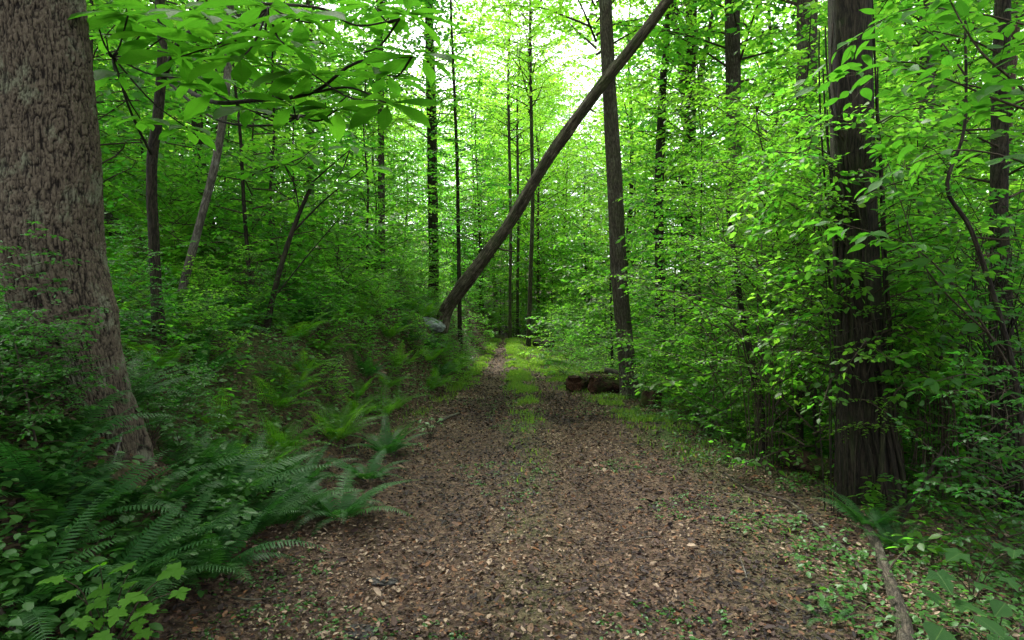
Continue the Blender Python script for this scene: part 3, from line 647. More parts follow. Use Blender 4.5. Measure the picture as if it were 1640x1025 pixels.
def fork(t, P):
    w = Wood()
    Yf = 18; o = np.array(t.location)
    w.tube(catmull([np.array(W(1103, 240, Yf))-o, np.array(W(1090, 90, Yf))-o, np.array(W(1072, 0, Yf))-o, np.array(W(1055, -90, Yf))-o], 20), np.linspace(.13, .06, 20), 10, .08)
    w.tube(catmull([np.array(W(1104, 200, Yf))-o, np.array(W(1130, 80, Yf))-o, np.array(W(1145, 0, Yf))-o], 14), np.linspace(.1, .05, 14), 8, .08)
    w.tube(catmull([np.array(W(1104, 60, Yf))-o, np.array(W(1085, 20, Yf))-o, np.array(W(1075, -30, Yf))-o], 10), np.linspace(.09, .05, 10), 8, .08)
    link('limb', w.mesh('limb', M['bark_grey']), t)
tree('standing_tree', 'forked tree with dark lower trunk, left of the tall straight grey trunk', [(1098, 560), (1100, 460), (1102, 350), (1104, 200), (1105, 90), (1108, 0)], 18, (12, 11.5, 11, 9.5, 9, 8), 'bark_dark', TALL[0], cz=3.6, csc=.8, crot=1.3, extra=fork)
tree('standing_tree', 'dark broken trunk with bare side twigs between upright and forked trees', [(1056, 560), (1057, 440), (1055, 330), (1058, 230), (1062, 130), (1068, 60)], 17, (9, 8.5, 8, 7, 5, 4), 'bark_dark', SAP[2], cz=2.5, csc=1.2)
tree('standing_tree', 'dark upright trunk left of the leaning dead trunk, high in the leaves', [(694, 470), (694, 380), (692, 250), (690, 140), (688, 60), (687, 0)], 22, (8, 8, 8, 8, 7, 6), 'bark_dark', TALL[1], cz=3.6, csc=.8, crot=3)
tree('standing_tree', 'slender grey trunk in the top left centre behind the large leaves', [(612, 430), (611, 330), (610, 200), (609, 100), (608, 0)], 19, (6, 5.5, 5, 5, 4.5), 'bark_grey', TALL[3], cz=4, csc=.7, crot=4)
tree('standing_tree', 'thin straight sapling stem just left of the leaning trunk base', [(737, 520), (735, 430), (733, 300), (730, 200), (724, 60), (722, 0)], 20, (3.4, 3.2, 2.8, 2.4, 2, 2), 'bark_dark', SAP[3], cz=2.5, csc=1.1, crot=2)
tree('standing_tree', 'leftmost of the three thin far trunks behind the track bend', [(817, 540), (817, 460), (818, 380), (817, 300), (815, 200)], 32, (2.6, 2.5, 2.4, 2.3, 2.2), 'bark_grey', TALL[2], cz=8, csc=.8)
tree('standing_tree', 'middle of the three thin far trunks behind the track bend', [(829, 540), (829, 450), (830, 370), (829, 250)], 36, (2.4, 2.3, 2.2, 2), 'bark_grey', TALL[2], cz=8, csc=.8, crot=1)
tree('standing_tree', 'rightmost of the three thin far trunks, bending gently over the track', [(846, 535), (850, 430), (853, 330), (852, 250), (850, 120)], 27, (3.8, 3.4, 3, 2.8, 2.4), 'bark_grey', TALL[0], cz=8, csc=.8, crot=5)
tree('standing_tree', 'pale grey trunk far right, behind the vine wrapped trunk', [(1492, 600), (1490, 520), (1488, 440), (1486, 330), (1485, 150), (1484, 0)], 14, (13, 12, 11.5, 11, 10, 9), 'bark_pale', TALL[3], cz=3, csc=.8, crot=2.2)
tree('standing_tree', 'slim grey trunk close right of the pale grey far right trunk', [(1516, 600), (1517, 520), (1516, 400), (1514, 200), (1512, 0)], 16, (7, 6.5, 6, 5.5, 5), 'bark_grey', TALL[1], cz=4, csc=.7, crot=.6)
tree('standing_tree', 'reddish trunk leaning right near the right edge of the wood', [(1540, 610), (1550, 520), (1566, 440), (1584, 370), (1602, 290)], 12, (12, 11, 10.5, 9, 8), 'bark_red', SAP[4], cz=2.5, csc=1.2)
tree('standing_tree', 'dark shaded trunk at the far right edge hung with vines', [(1616, 800), (1610, 650), (1606, 500), (1600, 350), (1602, 150), (1606, 0)], 6.3, (15, 14, 12, 11, 9, 8), 'bark_dark', SAP[5], cz=2.5, csc=1.1, sides=20, n=60)
tree('standing_tree', 'grey trunk far back between the large leaves and the dark trunk', [(498, 400), (497, 300), (496, 150), (495, 0)], 24, (7, 6.5, 6, 6), 'bark_grey', TALL[2], cz=3.6, csc=.8, crot=.8)
tree('standing_tree', 'crooked dark sapling with two stems arching over the right verge', [(1226, 745), (1216, 640), (1200, 560), (1186, 490), (1178, 420), (1165, 330)], 7.6, (6.5, 6, 5.5, 5, 4, 3), 'bark_dark', SHY[0], cz=1.1, csc=.75, top=False, cat='sapling')
tree('standing_tree', 'thin dark stem standing left of the vine wrapped trunk by fallen wood', [(1280, 745), (1281, 660), (1284, 580), (1268, 500), (1272, 430)], 7.2, (6, 5.5, 5, 4, 3), 'bark_dark', SHY[1], cz=1.0, csc=.7, top=False, cat='sapling', crot=2)

# far woodland trees, too alike to tell apart
far = []
rr = random.Random(77); tries = 0
while len(far) < 128 and tries < 9000:
    tries += 1
    y = 15+58*rr.random()**1.0; half = y*.86+5; x = rr.uniform(-half, half)
    if toe_x(y)-1.8 < x < right_x(y)+1.8 and y < 36: continue
    
    if any((x-a)**2+(y-b)**2 < (3.4 if (x < 0 and y < 32) else 2.7)**2 for a, b in far): continue
    if y < 21 and -3 < x < 8: continue
    if abs(x-.3) < 4.0 and y < 33: continue
    px = 820+x/y*FPX
    if 890 < px < 985 and y > 24 and rr.random() < .4: continue
    far.append((x, y))
for k, (x, y) in enumerate(far):
    s = rr.uniform(.8, 1.25); left = x < 0
    lab = 'slender trunk with bright green crown deepest in the hillside wood on the left' if left else 'slender trunk with bright green crown deepest in the wood right of the track'
    near = y < 34
    t = plant('woodland_tree', TALL[k % 4], (x, y, hz(x, y)), None if near else lab, 'tree', 'far trees on the left hillside' if left else 'far trees in the wood on the right', s*rr.uniform(.85, 1), None,
          stem_mesh(19, rr.choice([.09, .12, .16]), 1+k % 6, rr.choice(['bark_dark', 'bark_grey'])), 'tall woodland tree' if near else None)
# young understorey trees
spots = []; tries = 0
while len(spots) < 130 and tries < 9000:
    tries += 1
    y = 8.5+34*rr.random()**1.1; half = y*.84+1.5; x = rr.uniform(-half, half)
    if toe_x(y)-1.4 < x < right_x(y)+1.7: continue
    if any((x-a)**2+(y-b)**2 < 1.6**2 for a, b in spots): continue
    spots.append((x, y))
for k, (x, y) in enumerate(spots):
    t = plant('sapling', SAP[k % 6], (x, y, hz(x, y)), None, 'sapling', 'leafy saplings on the left hillside' if x < 0 else 'leafy saplings in the wood right of the track', rr.uniform(.75, 1.25), None, stem_mesh(6.4, .035, 1+k % 4, 'bark_dark'), 'young leafy tree')
# shrubs
spots = []; tries = 0
while len(spots) < 190 and tries < 9000:
    tries += 1
    y = 6.5+26*rr.random()**1.25; half = y*.84+1; x = rr.uniform(-half, half)
    if toe_x(y)-1.2 < x < right_x(y)+1.0: continue
    if x < 0 and y < 9: continue
    if any((x-a)**2+(y-b)**2 < 1.05**2 for a, b in spots): continue
    spots.append((x, y))
for k, (x, y) in enumerate(spots):
    plant('bush', SHR[k % 5], (x, y, hz(x, y)-.05), None, 'bush', 'low bushes on the left hillside' if x < 0 else 'low bushes in the wood right of the track', rr.uniform(.6, 1.2), None, None, 'low green bush', ('foliage', 'stems', ''))

# nearer undergrowth, placed by hand
def at(kind, lib, px, Y, sc, label, cat, group=None, rot=0.0, stem=None, dz=-.05):
    return plant(kind, lib, G(px, Y, dz), label, cat, group, sc, rot, stem, None, ('foliage', 'stems', 'trunk'))
YB = 'fine leaved thorny bushes by the vine covered tree'
at('bush', SHY[0], 1235, 7.0, 1.2, 'yellow green fine leaved bush arching tall between the grey trunks', 'bush', YB, .3)
at('bush', SHY[1], 1312, 6.1, .95, 'fine leaved bush climbing against the vine wrapped trunk', 'bush', YB, 1.7)
at('bush', SHY[2], 1150, 8.2, 1.0, 'smaller fine leaved yellowish bush in front of the forked tree', 'bush', YB, 2.9)
at('bush', SHY[0], 1470, 7.2, 1.05, 'fine leaved bush behind and right of the vine wrapped trunk', 'bush', YB, 4.0)
for k, (px, Y, sc) in enumerate(((745, 37, 1.1), (775, 40, 1.2), (800, 43, 1.1), (822, 38.5, 1.0), (842, 44, 1.2), (862, 40, 1.1), (885, 37, 1.1), (905, 41, 1.2), (930, 36, 1.0), (790, 50, 1.5), (850, 52, 1.5), (900, 50, 1.5), (740, 47, 1.4), (715, 33, .9), (770, 34.5, 1.7), (935, 33, 1.6), (700, 40, 1.8), (812, 47, 2.0), (870, 46, 2.0), (960, 42, 1.8), (905, 46, 2.1), (760, 52, 2.2), (990, 48, 2.0), (660, 46, 2.0), (835, 56, 2.4), (925, 54, 2.4))):
    AUTO[at('sapling', SAP[k % 6], px, Y, sc, None, 'sapling', 'leafy young trees closing the view beyond the bend', k*1.3, stem_mesh(6.4, .035, 1+k % 4, 'bark_dark')).name] = 'pale young tree'
for k, (px, Y, sc) in enumerate(((760, 30, .9), (782, 33.5, .9), (806, 35.5, 1.0), (828, 36.2, .9), (852, 35, .8), (876, 33, .9), (900, 30, 1.0), (748, 25.5, .7), (925, 27, .9))):
    AUTO[at('bush', SHR[k % 5], px, Y, sc, None, 'bush', 'low bushes where the track bends away', k*2.1).name] = 'low bright bush'
DB = 'dark undergrowth on the lower right'
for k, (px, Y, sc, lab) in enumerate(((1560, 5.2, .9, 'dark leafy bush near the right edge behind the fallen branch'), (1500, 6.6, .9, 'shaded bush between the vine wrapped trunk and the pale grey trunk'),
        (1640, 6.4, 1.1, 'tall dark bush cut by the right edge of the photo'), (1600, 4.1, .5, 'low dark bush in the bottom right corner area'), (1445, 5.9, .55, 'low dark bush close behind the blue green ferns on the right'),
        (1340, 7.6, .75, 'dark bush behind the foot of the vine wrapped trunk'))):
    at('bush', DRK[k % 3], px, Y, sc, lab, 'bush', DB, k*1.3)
for k, (px, Y, sc, lab) in enumerate(((1130, 9.2, .62, 'low bright bush on the right verge near the rotten stump'), (1090, 10.6, .75, 'leafy bush just right of the cut logs and upright tree'),
        (1035, 14.2, .8, 'light green bush behind the upright grey tree'), (905, 17.5, .75, 'light green bush behind the cut logs'), (880, 21, .9, 'bush at the right of the track where it bends'),
        (1190, 8.4, .6, 'leafy bush at the foot of the crooked sapling'), (1255, 7.9, .6, 'leafy bush beside the thin dark stem near fallen wood'))):
    at('bush', SHR[k % 5], px, Y, sc, lab, 'bush', 'leafy bushes along the right verge', k*1.1)
for k, (px, Y, sc, lab) in enumerate(((735, 17.5, .6, 'leafy bush hiding the foot of the leaning dead trunk'), (770, 24, .7, 'small bush on the left edge of the track near the bend'), (665, 13, .5, 'small bush on the left bank below the leaning trunk'), (705, 15.2, .42, 'little bush hiding the lower end of the leaning dead trunk'), (745, 14.5, .35, 'little bush on the bank edge right of the leaning trunk foot'),
        (600, 11.5, .55, 'low bush on the left bank in front of the brush pile'), (520, 9.5, .5, 'low leafy bush among ferns halfway along the bank'), (400, 8.6, .55, 'low bush on the hillside behind the magnolia sapling'), (335, 6.6, .45, 'low bush beside the pale thin sapling trunk'),
        (230, 5.6, .4, 'small leafy bush tucked against the big left trunk'), (60, 3.45, .3, 'small leafy shrub left of the foot of the big trunk'), (215, 4.4, .22, 'tiny leafy shrub growing at the roots of the big trunk'),
        (12, 4.9, .6, 'shaded shrub behind the big trunk at the left edge'))):
    at('bush', (SHR if Y > 6 else DRK)[k % 3], px, Y, sc, lab, 'bush', 'small bushes on the left bank', k*1.7)
for k, (px, Y, sc, lab) in enumerate(((35, 3.75, .36, 'leafy shrub hiding the left side of the big trunk foot'), (95, 3.7, .26, 'small leafy shrub in front of the big trunk foot'), (5, 3.3, .3, 'leafy shrub at the left edge in front of the big trunk'), (285, 4.6, .28, 'little leafy shrub on the slope right of the big trunk foot'))):
    at('bush', DRK[k % 3], px, Y, sc, lab, 'bush', 'small bushes on the left bank', k*1.9)
for k, (px, Y, sc, lab) in enumerate(((1475, 6.3, .62, 'green sapling standing just behind the right side of the vine wrapped trunk'), (1318, 6.5, .6, 'green sapling rising behind the left side of the vine wrapped trunk'), (1268, 9.0, 1.0, 'broad leaved sapling in front of the half hidden grey trunk'), (1130, 11.5, .95, 'fresh green sapling in front of the forked tree'),
        (1215, 10.5, .9, 'fresh green sapling before the tall straight grey trunk'), (1080, 13.0, .8, 'fresh green sapling before the broken trunk'))):
    at('sapling', SAP[k % 6], px, Y, sc, lab, 'sapling', 'broad leaved saplings on the right', k*1.3, stem_mesh(6.4, .035, 1+k % 4, 'bark_dark'))

rb = random.Random(404); spots = []; tries = 0
while len(spots) < 46 and tries < 3000:
    tries += 1
    y = 5.2+14*rb.random()**1.1; x = float(toe_x(y))-.45-4.5*rb.random()**1.2
    px, py = proj((x, y, hz(x, y)))
    if px < 215 or any((x-a)**2+(y-b)**2 < .45 for a, b in spots): continue
    spots.append((x, y))
for k, (x, y) in enumerate(spots):
    t = plant('bush', (SHR if k % 3 else DRK)[k % 3], (x, y, hz(x, y)-.04), None, 'bush', 'little shrubs among the ferns on the left bank', rb.uniform(.24, .42), rb.uniform(0, 6), None, 'little leafy shrub', ('foliage', 'stems', ''))

# ------------------------------------------------------------------ big leaved magnolias
LEAFS = {}
def leaf_data(key, tm, mat):
    if key not in LEAFS: LEAFS[key] = mesh_np('leaf', *tm, M[mat], tint=np.full(len(tm[1]), .3), smooth_=True)
    return LEAFS[key]
def leaf_obj(me, parent, p, d, n, s):
    D = Vector(d).normalized(); Yv = Vector(n).cross(D).normalized(); Zv = D.cross(Yv)
    m = Matrix(((D.x, Yv.x, Zv.x, 0), (D.y, Yv.y, Zv.y, 0), (D.z, Yv.z, Zv.z, 0), (0, 0, 0, 1)))
    o = link('leaf', me, parent); o.matrix_local = Matrix.Translation(Vector(p)) @ m @ Matrix.Scale(s, 4); return o
MG = [leaf_data('mag%d' % k, T_ovate(w, 7, c, f, pk), 'leaf_big') for k, (w, c, f, pk) in enumerate(((.165, .12, .03, .66), (.18, .22, .05, .67), (.15, .06, .04, .64), (.17, .3, .04, .65)))]
def magnolia(label, trunk, Yt, rpx, whorls, limbs, size, group, seed):
    r = random.Random(seed)
    t, P = tree('magnolia_tree', label, trunk, Yt, rpx, 'bark_dark', None, group, top=False, cat='magnolia', sides=10)
    o = Vector(t.location); w = Wood()
    for pts, r0, r1 in limbs:
        w.tube(catmull([Vector(W(*p))-o for p in pts], 22), np.linspace(r0, r1, 22), 6)
    for px, py, Y, sc in whorls:
        c = W(px, py, Y)-o; q = min((Vector(W(*p[-1]))-o for p, _, _ in limbs), key=lambda v: (v-c).length)
        if (q-c).length > .08: w.tube(catmull([q, (q+c)/2+Vector((0, 0, -.06)), c], 8), np.linspace(.009, .005, 8), 5)
    link('branches', w.mesh('branches', M['bark_dark']), t)
    for px, py, Y, sc in whorls:
        c = W(px, py, Y)-o; n = r.randint(6, 9); a0 = r.uniform(0, 6); tl = Vector((r.uniform(-.2, .2), r.uniform(-.35, .1), 1)).normalized()
        for k in range(n):
            a = a0+k*2*PI/n+r.uniform(-.2, .2); d = Vector((math.cos(a), math.sin(a), r.uniform(-.35, .08)))
            d = d-tl*d.dot(tl)*.6
            leaf_obj(r.choice(MG), t, c+d*.02, d, tl+Vector((r.uniform(-.3, .3), r.uniform(-.3, .3), 0)), size*sc*r.uniform(.65, 1.15))
WH = [(622, 165, 4.0, 1), (672, 90, 4.1, .95), (650, 22, 4.1, .9), (582, 84, 4.6, .7), (560, 150, 4.5, .85), (500, 118, 4.1, 1), (455, 70, 3.9, 1), (430, 12, 3.9, 1), (540, 30, 4.5, .9),
      (385, 95, 4.0, 1), (330, 30, 4.0, 1), (290, 90, 4.4, .95), (205, 25, 4.3, 1), (190, 120, 4.8, .9), (470, 170, 4.4, .9), (400, 175, 4.7, .9), (345, 150, 4.9, .9), (250, 20, 4.6, 1), (225, 190, 5.2, .8), (520, 70, 4.7, .85), (375, 20, 4.7, .9), (170, 60, 4.9, .9), (300, 205, 5.3, .8), (600, 10, 4.2, .9), (480, 30, 4.0, 1), (350, 75, 4.3, 1), (420, 55, 4.4, .95), (260, 60, 4.5, .95), (620, 120, 4.4, .8), (540, 175, 4.4, .85), (310, 125, 4.8, .9), (150, 15, 4.4, 1), (385, 35, 4.5, 1)]
magnolia('slim tree right of the big trunk spreading whorls of huge leaves', [(258, 560), (248, 420), (243, 270), (252, 190), (260, 90), (256, 0), (250, -150)], 6.2, (9, 8.5, 8, 8, 7.5, 7, 6), WH,
    [(((262, 125, 6.2), (290, 62, 5.6), (350, 35, 5.0), (430, 12, 4.3)), .03, .008), (((262, 115, 6.2), (330, 160, 5.2), (410, 160, 4.6), (500, 148, 4.3), (570, 100, 4.1), (660, 90, 4.1)), .022, .006),
     (((410, 5, 4.6), (510, 12, 4.3), (570, 40, 4.2), (640, 30, 4.1)), .012, .005), (((500, 148, 4.3), (560, 140, 4.1), (618, 163, 4.0)), .009, .005), (((244, 250, 6.2), (210, 180, 5.6), (180, 90, 5.0)), .016, .007),
     (((262, 125, 6.2), (345, 190, 5.4), (440, 200, 5.0), (480, 185, 4.6)), .014, .006)], .39, 'umbrella leaved magnolias on the left', 3)
WL = [(490, 250, 7.9, 1), (535, 292, 7.8, .9), (565, 235, 8.0, .9), (455, 262, 8.2, 1), (590, 268, 8.2, .85), (430, 232, 8.3, .8), (515, 225, 8.3, .9), (480, 300, 8.4, .8), (400, 275, 8.5, .8)]
magnolia('small dark magnolia sapling with slanting stem left of centre', [(424, 560), (436, 480), (458, 400), (480, 340), (502, 290)], 8.3, (5, 4.5, 4, 3.5, 2.6), WL,
    [(((470, 370, 8.3), (520, 320, 8.2), (580, 272, 8.2)), .014, .006), (((480, 340, 8.3), (470, 290, 8.2), (455, 262, 8.2)), .011, .006), (((502, 290, 8.3), (530, 265, 8.1), (560, 240, 8.0)), .012, .006), (((436, 480, 8.3), (500, 400, 8.5), (560, 330, 8.5)), .012, .004)],
    .38, 'umbrella leaved magnolias on the left', 4)

# ------------------------------------------------------------------ near saplings on the right: every large leaf its own piece
NL = [leaf_data('near%d' % k, T_ovate(w, 6, c, f, pk), 'leaf_near') for k, (w, c, f, pk) in enumerate(((.24, .16, .05, .45), (.22, .3, .07, .42), (.27, .08, .03, .47)))]
def near_sapling(label, base, stems, branches, size, seed, group, tl=.45):
    b = G(*base); t = thing('leafy_sapling', label, 'sapling', b, group); o = np.array(b); f = Foliage(seed)
    w = Wood()
    for pts, r0, r1 in stems: w.tube(catmull([np.array(W(*p))-o for p in pts], 30), np.linspace(r0, r1, 30), 7)
    for pts, r0 in branches: f.branch([np.array(W(*p))-o for p in pts], r0, .13, tl, size, .72, .15, 1, 5, .3, .35, 18)
    if stems: link('trunk', w.mesh('trunk', M['bark_dark']), t)
    link('branches', f.w.mesh('branches', M['twig']), t)
    P, D, N, S = f.arrays(); r = random.Random(seed)
    vis = []
    for i in range(len(P)):
        q = P[i]+o
        if q[1] < .6: continue
        px, py = proj(q)
        if -30 < px < 1680 and -30 < py < 1050: vis.append((-S[i]/q[1], i))
    vis.sort(); own = {i for _, i in vis[:285]}
    for i in own: leaf_obj(r.choice(NL), t, P[i], D[i], N[i], S[i])
    rest = np.array([i for i in range(len(P)) if i not in own])
    if len(rest): q = link('foliage', leaves_mesh('foliage', T_ovate(.24, 3), P[rest], D[rest], N[rest], S[rest], M['leaf_near'], smooth_=True), t); q['kind'] = 'stuff'
near_sapling('leafy branches overhanging the top right corner, tips reaching left', (1750, 3.6), [(((1750, 900, 3.6), (1740, 500, 3.6), (1725, 250, 3.5), (1715, 0, 3.4)), .04, .02)],
    [(((1725, 250, 3.5), (1640, 145, 3.4), (1565, 75, 3.4), (1500, -40, 3.5)), .010), (((1722, 200, 3.4), (1600, 160, 3.4), (1470, 112, 3.5), (1365, 120, 3.6)), .008),
     (((1720, 60, 3.4), (1560, 20, 3.6), (1450, 15, 3.8), (1370, 60, 3.9)), .007), (((1725, 320, 3.5), (1640, 260, 3.6), (1530, 240, 3.8), (1440, 270, 4.0)), .008)], .125, 21, 'near leafy saplings on the right')
near_sapling('thin crooked sapling on the right with bright leaf tips over the vine tree', (1640, 4.7), [(((1640, 800, 4.7), (1625, 600, 4.7), (1560, 380, 4.7), (1517, 300, 4.7), (1545, 200, 4.7), (1546, 30, 4.7)), .022, .009)],
    [(((1625, 600, 4.7), (1560, 500, 4.6), (1470, 400, 4.5), (1350, 358, 4.4)), .009), (((1610, 560, 4.7), (1490, 440, 4.7), (1445, 330, 4.7), (1416, 240, 4.7)), .008),
     (((1560, 380, 4.7), (1640, 380, 4.5), (1700, 330, 4.4)), .007), (((1546, 120, 4.7), (1500, 60, 4.7), (1440, 30, 4.7)), .007), (((1545, 200, 4.7), (1600, 120, 4.6), (1640, 60, 4.5)), .007), (((1630, 640, 4.7), (1560, 600, 4.6), (1500, 610, 4.5)), .007)], .12, 22, 'near leafy saplings on the right')

# maple seedling in the bottom left corner
def seedling(name, label, base, heads, size, mat, tm, cat, group=None, seed=1):
    b = G(*base); t = thing(name, label, cat, b, group); r = random.Random(seed); w = Wood(); me = leaf_data(name+mat, tm, mat)
    for px, py, Y, s in heads:
        c = W(px, py, Y)-b; d = Vector((r.uniform(-1, 1), r.uniform(-1.2, .2), r.uniform(-.3, .05))).normalized()
        w.tube(catmull([Vector((r.uniform(-.03, .03), r.uniform(-.03, .03), 0)), Vector((c.x*.5, c.y*.5, c.z*.7)), c], 8), np.linspace(.004, .0018, 8), 4)
        leaf_obj(me, t, c, d, Vector((r.uniform(-.25, .25), r.uniform(-.45, .05), 1)), size*s)
    link('stalks', w.mesh('stalks', M['twig']), t); return t
rr = random.Random(5)
seedling('maple_seedling', 'bright maple seedling with lobed leaves in the bottom left corner', (170, 2.75),
    [(px, py, 2.45+rr.uniform(-.12, .2), rr.uniform(.75, 1.15)) for px, py in ((160, 905), (215, 903), (290, 908), (100, 925), (175, 940), (215, 935), (285, 945), (150, 965), (190, 975), (245, 970), (155, 993), (220, 995), (240, 1010), (175, 1015), (130, 990), (70, 985), (200, 958), (120, 950))], .088, 'leaf_maple', T_maple(), 'seedling', 'maple seedlings', 8)
seedling('maple_seedling', 'dark maple seedling with wide leaves right of the fallen branch', (1560, 3.6),
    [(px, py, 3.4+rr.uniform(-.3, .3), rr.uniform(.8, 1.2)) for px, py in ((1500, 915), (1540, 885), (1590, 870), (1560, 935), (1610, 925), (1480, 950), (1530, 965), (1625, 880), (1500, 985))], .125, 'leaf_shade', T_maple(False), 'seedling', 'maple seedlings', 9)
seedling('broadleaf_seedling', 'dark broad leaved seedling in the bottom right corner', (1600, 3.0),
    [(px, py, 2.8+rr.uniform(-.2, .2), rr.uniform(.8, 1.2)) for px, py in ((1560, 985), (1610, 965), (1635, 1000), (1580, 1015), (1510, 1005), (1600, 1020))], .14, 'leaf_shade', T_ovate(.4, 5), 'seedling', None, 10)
for k, (px, Y, lab) in enumerate(((70, 3.9, 'small green seedling left of the big trunk foot'), (130, 3.6, 'small green seedling in front of the big trunk foot'), (240, 4.4, 'small leafy seedling at the right side of the big trunk foot'), (330, 4.9, 'seedling among ferns right of the big trunk'), (690, 8.5, 'low green seedling on the leaf litter left of the track'))):
    b = G(px, Y); h = []
    for q in range(14):
        a = q*2.4; z = rr.uniform(.08, .32); x_, y_ = b.x+math.cos(a)*.14, b.y+math.sin(a)*.14; pp = proj((x_, y_, b.z+z)); h.append((pp[0], pp[1], y_, rr.uniform(.7, 1.2)))
    seedling('seedling', lab, (px, Y), h, .075, 'herb', T_ovate(.32, 4), 'seedling', 'small seedlings by the left bank', 30+k)

# ------------------------------------------------------------------ logs, stump, rock, fallen wood
def log(name, label, p0, p1, rad, mat, group=None, sides=34, bump=.3, n=30, moss=None, cat='log'):
    p0 = Vector(p0); p1 = Vector(p1); t = thing(name, label, cat, Vector((p0.x, p0.y, hz(p0.x, p0.y))), group); w = Wood(); w.k = rnd.randint(0, 99)
    o = Vector(t.location); c = (p1-p0)*.5
    w.tube(catmull([p0-o, p0+c*.66+Vector((0, 0, .02))-o, p0+c*1.33-o, p1-o], n), np.interp(np.linspace(0, 1, n), [0, .04, .5, .96, 1], [rad*.93, rad, rad*.96, rad, rad*.92]), sides, bump)
    link('wood', w.mesh('wood', M[mat]), t); return t
def gp(px, Y, dz): p = G(px, Y); return Vector((p.x, Y, p.z+dz))
CL = 'cut logs lying beside the upright tree'
def rough_log(label, p0, p1, rad, seed, squash=.85):
    p0 = Vector(p0); p1 = Vector(p1); mid = (p0+p1)/2; t = thing('cut_log', label, 'log', Vector((mid.x, mid.y, hz(mid.x, mid.y))), CL); o = np.array(t.location)
    n, sides = 60, 90; u = np.linspace(0, 1, n); ax = np.array(p1-p0); Lg = np.linalg.norm(ax); ax /= Lg
    A = np.cross(ax, [0, 0, 1.]); A /= np.linalg.norm(A); B = np.cross(A, ax); th = np.arange(sides)/sides*2*PI
    c, s_ = np.cos(th)[None]+0*u[:, None], np.sin(th)[None]+0*u[:, None]; U = u[:, None]+0*c
    q = np.stack([c, s_, U*Lg*3], -1)
    r_ = rad*(1+.16*noise3(q*[1.2, 1.2, .8]+seed)+.09*noise3(q*[4, 4, 2.]+seed)+.06*np.minimum(.3, np.abs(noise3(q*[9, 9, 2.2]+seed)))*3+.03*noise3(q*[14, 14, 9]))
    r_ *= np.minimum(1, .8+4*np.minimum(U, 1-U)); end = .05*noise3(np.stack([c*2, s_*2, 0*c+seed], -1))*np.where(U < .5, 1-2*U, 2*U-1)
    P_ = np.array(p0)-o
    X = P_+(U*Lg+end)[..., None]*ax+r_[..., None]*(c[..., None]*A+squash*s_[..., None]*B)
    i = np.arange(n-1)[:, None]*sides; j = np.arange(sides)[None]; j2 = (j+1) % sides
    F = np.stack([i+j, i+j2, i+sides+j2, i+sides+j], -1).reshape(-1, 4)
    link('bark', mesh_np('log_bark', X.reshape(-1, 3), F, M['rotten'], bark=np.stack([c*rad, s_*rad, U*Lg], -1).reshape(-1, 3)+seed, smooth_=True), t)
    for e in (0, 1):         # sawn end faces, sunk a little and split
        ring = X[0 if e == 0 else -1]; cen = ring.mean(0); K = 14; fr = np.linspace(1, 0.02, K)
        V = (cen+(ring-cen)[None]*fr[:, None, None]); dd = noise3(V*9+seed)*.025*np.minimum(1, (1-fr)*5)[:, None]+(.02*np.minimum(1, (1-fr)*8))[:, None]
        V = V+(ax if e == 0 else -ax)*dd[..., None]
        i = np.arange(K-1)[:, None]*sides; F = np.stack([i+j, i+j2, i+sides+j2, i+sides+j], -1).reshape(-1, 4)
        link('cut_end', mesh_np('cut_end', V.reshape(-1, 3), F, M['rotten_end'], bark=V.reshape(-1, 3)+seed, smooth_=True), t)
    rl = np.random.default_rng(seed); k = 260; th = rl.uniform(.25*PI, .75*PI, k); uu = rl.random(k)
    Pm = P_+(uu*Lg)[:, None]*ax+(rad*1.03)*(np.cos(th)[:, None]*A+squash*np.sin(th)[:, None]*B); a = rl.random(k)*2*PI
    m_ = link('moss_tuft', leaves_mesh('moss_tuft', T_rhomb(), Pm, np.stack([np.cos(a), np.sin(a), rl.uniform(-.2, .8, k)], -1), np.stack([0*a, 0*a, 1+0*a], -1)+rl.normal(0, .5, (k, 3)), rl.uniform(.02, .06, k), M['grass']), t); m_['kind'] = 'stuff'
M['rotten'] = bark_mat('rotten_bark', (.007, .004, .003), (.085, .042, .026), 16, .35, (.10, .065, .045), .6, .45, bump=1.0)
M['rotten_end'] = bark_mat('rotten_end', (.012, .005, .003), (.13, .055, .03), 26, 1.0, (.2, .12, .07), .5, 0, bump=1.0)
rough_log('left reddish cut log with end facing the track', gp(919, 13.7, .2), gp(934, 14.4, .21), .22, 3)
rough_log('right mossy reddish cut log lying against the upright tree', gp(947, 13.3, .2), gp(995, 13.5, .22), .24, 8)
rough_log('small chunk of rotten log lying behind and between the cut logs', gp(938, 14.5, .3), gp(972, 14.3, .36), .15, 12)
log('bark_chunk', 'thin broken slab of pale bark resting on top of the cut logs', gp(968, 13.9, .5), gp(1000, 13.8, .42), .05, 'bark_pale', CL)
log('rotten_stump', 'small rotten reddish stump right of the upright tree', gp(1042, 11.3, .0), gp(1046, 11.35, .30), .17, 'rotten', None, bump=.5, cat='stump')
log('fallen_log', 'dark fallen log among leaves just left of the vine wrapped trunk', gp(1258, 6.9, .12), gp(1345, 6.2, .08), .11, 'rotten', bump=.3)
log('fallen_log', 'dark fallen log lying high on the hillside right of the big trunk', gp(150, 11.5, .3), gp(250, 9.6, .2), .16, 'bark_dark', bump=.2)
log('fallen_log', 'short dark log across the edge of the track near the bend', gp(858, 27, .2), gp(884, 26, .15), .2, 'bark_dark', bump=.2)
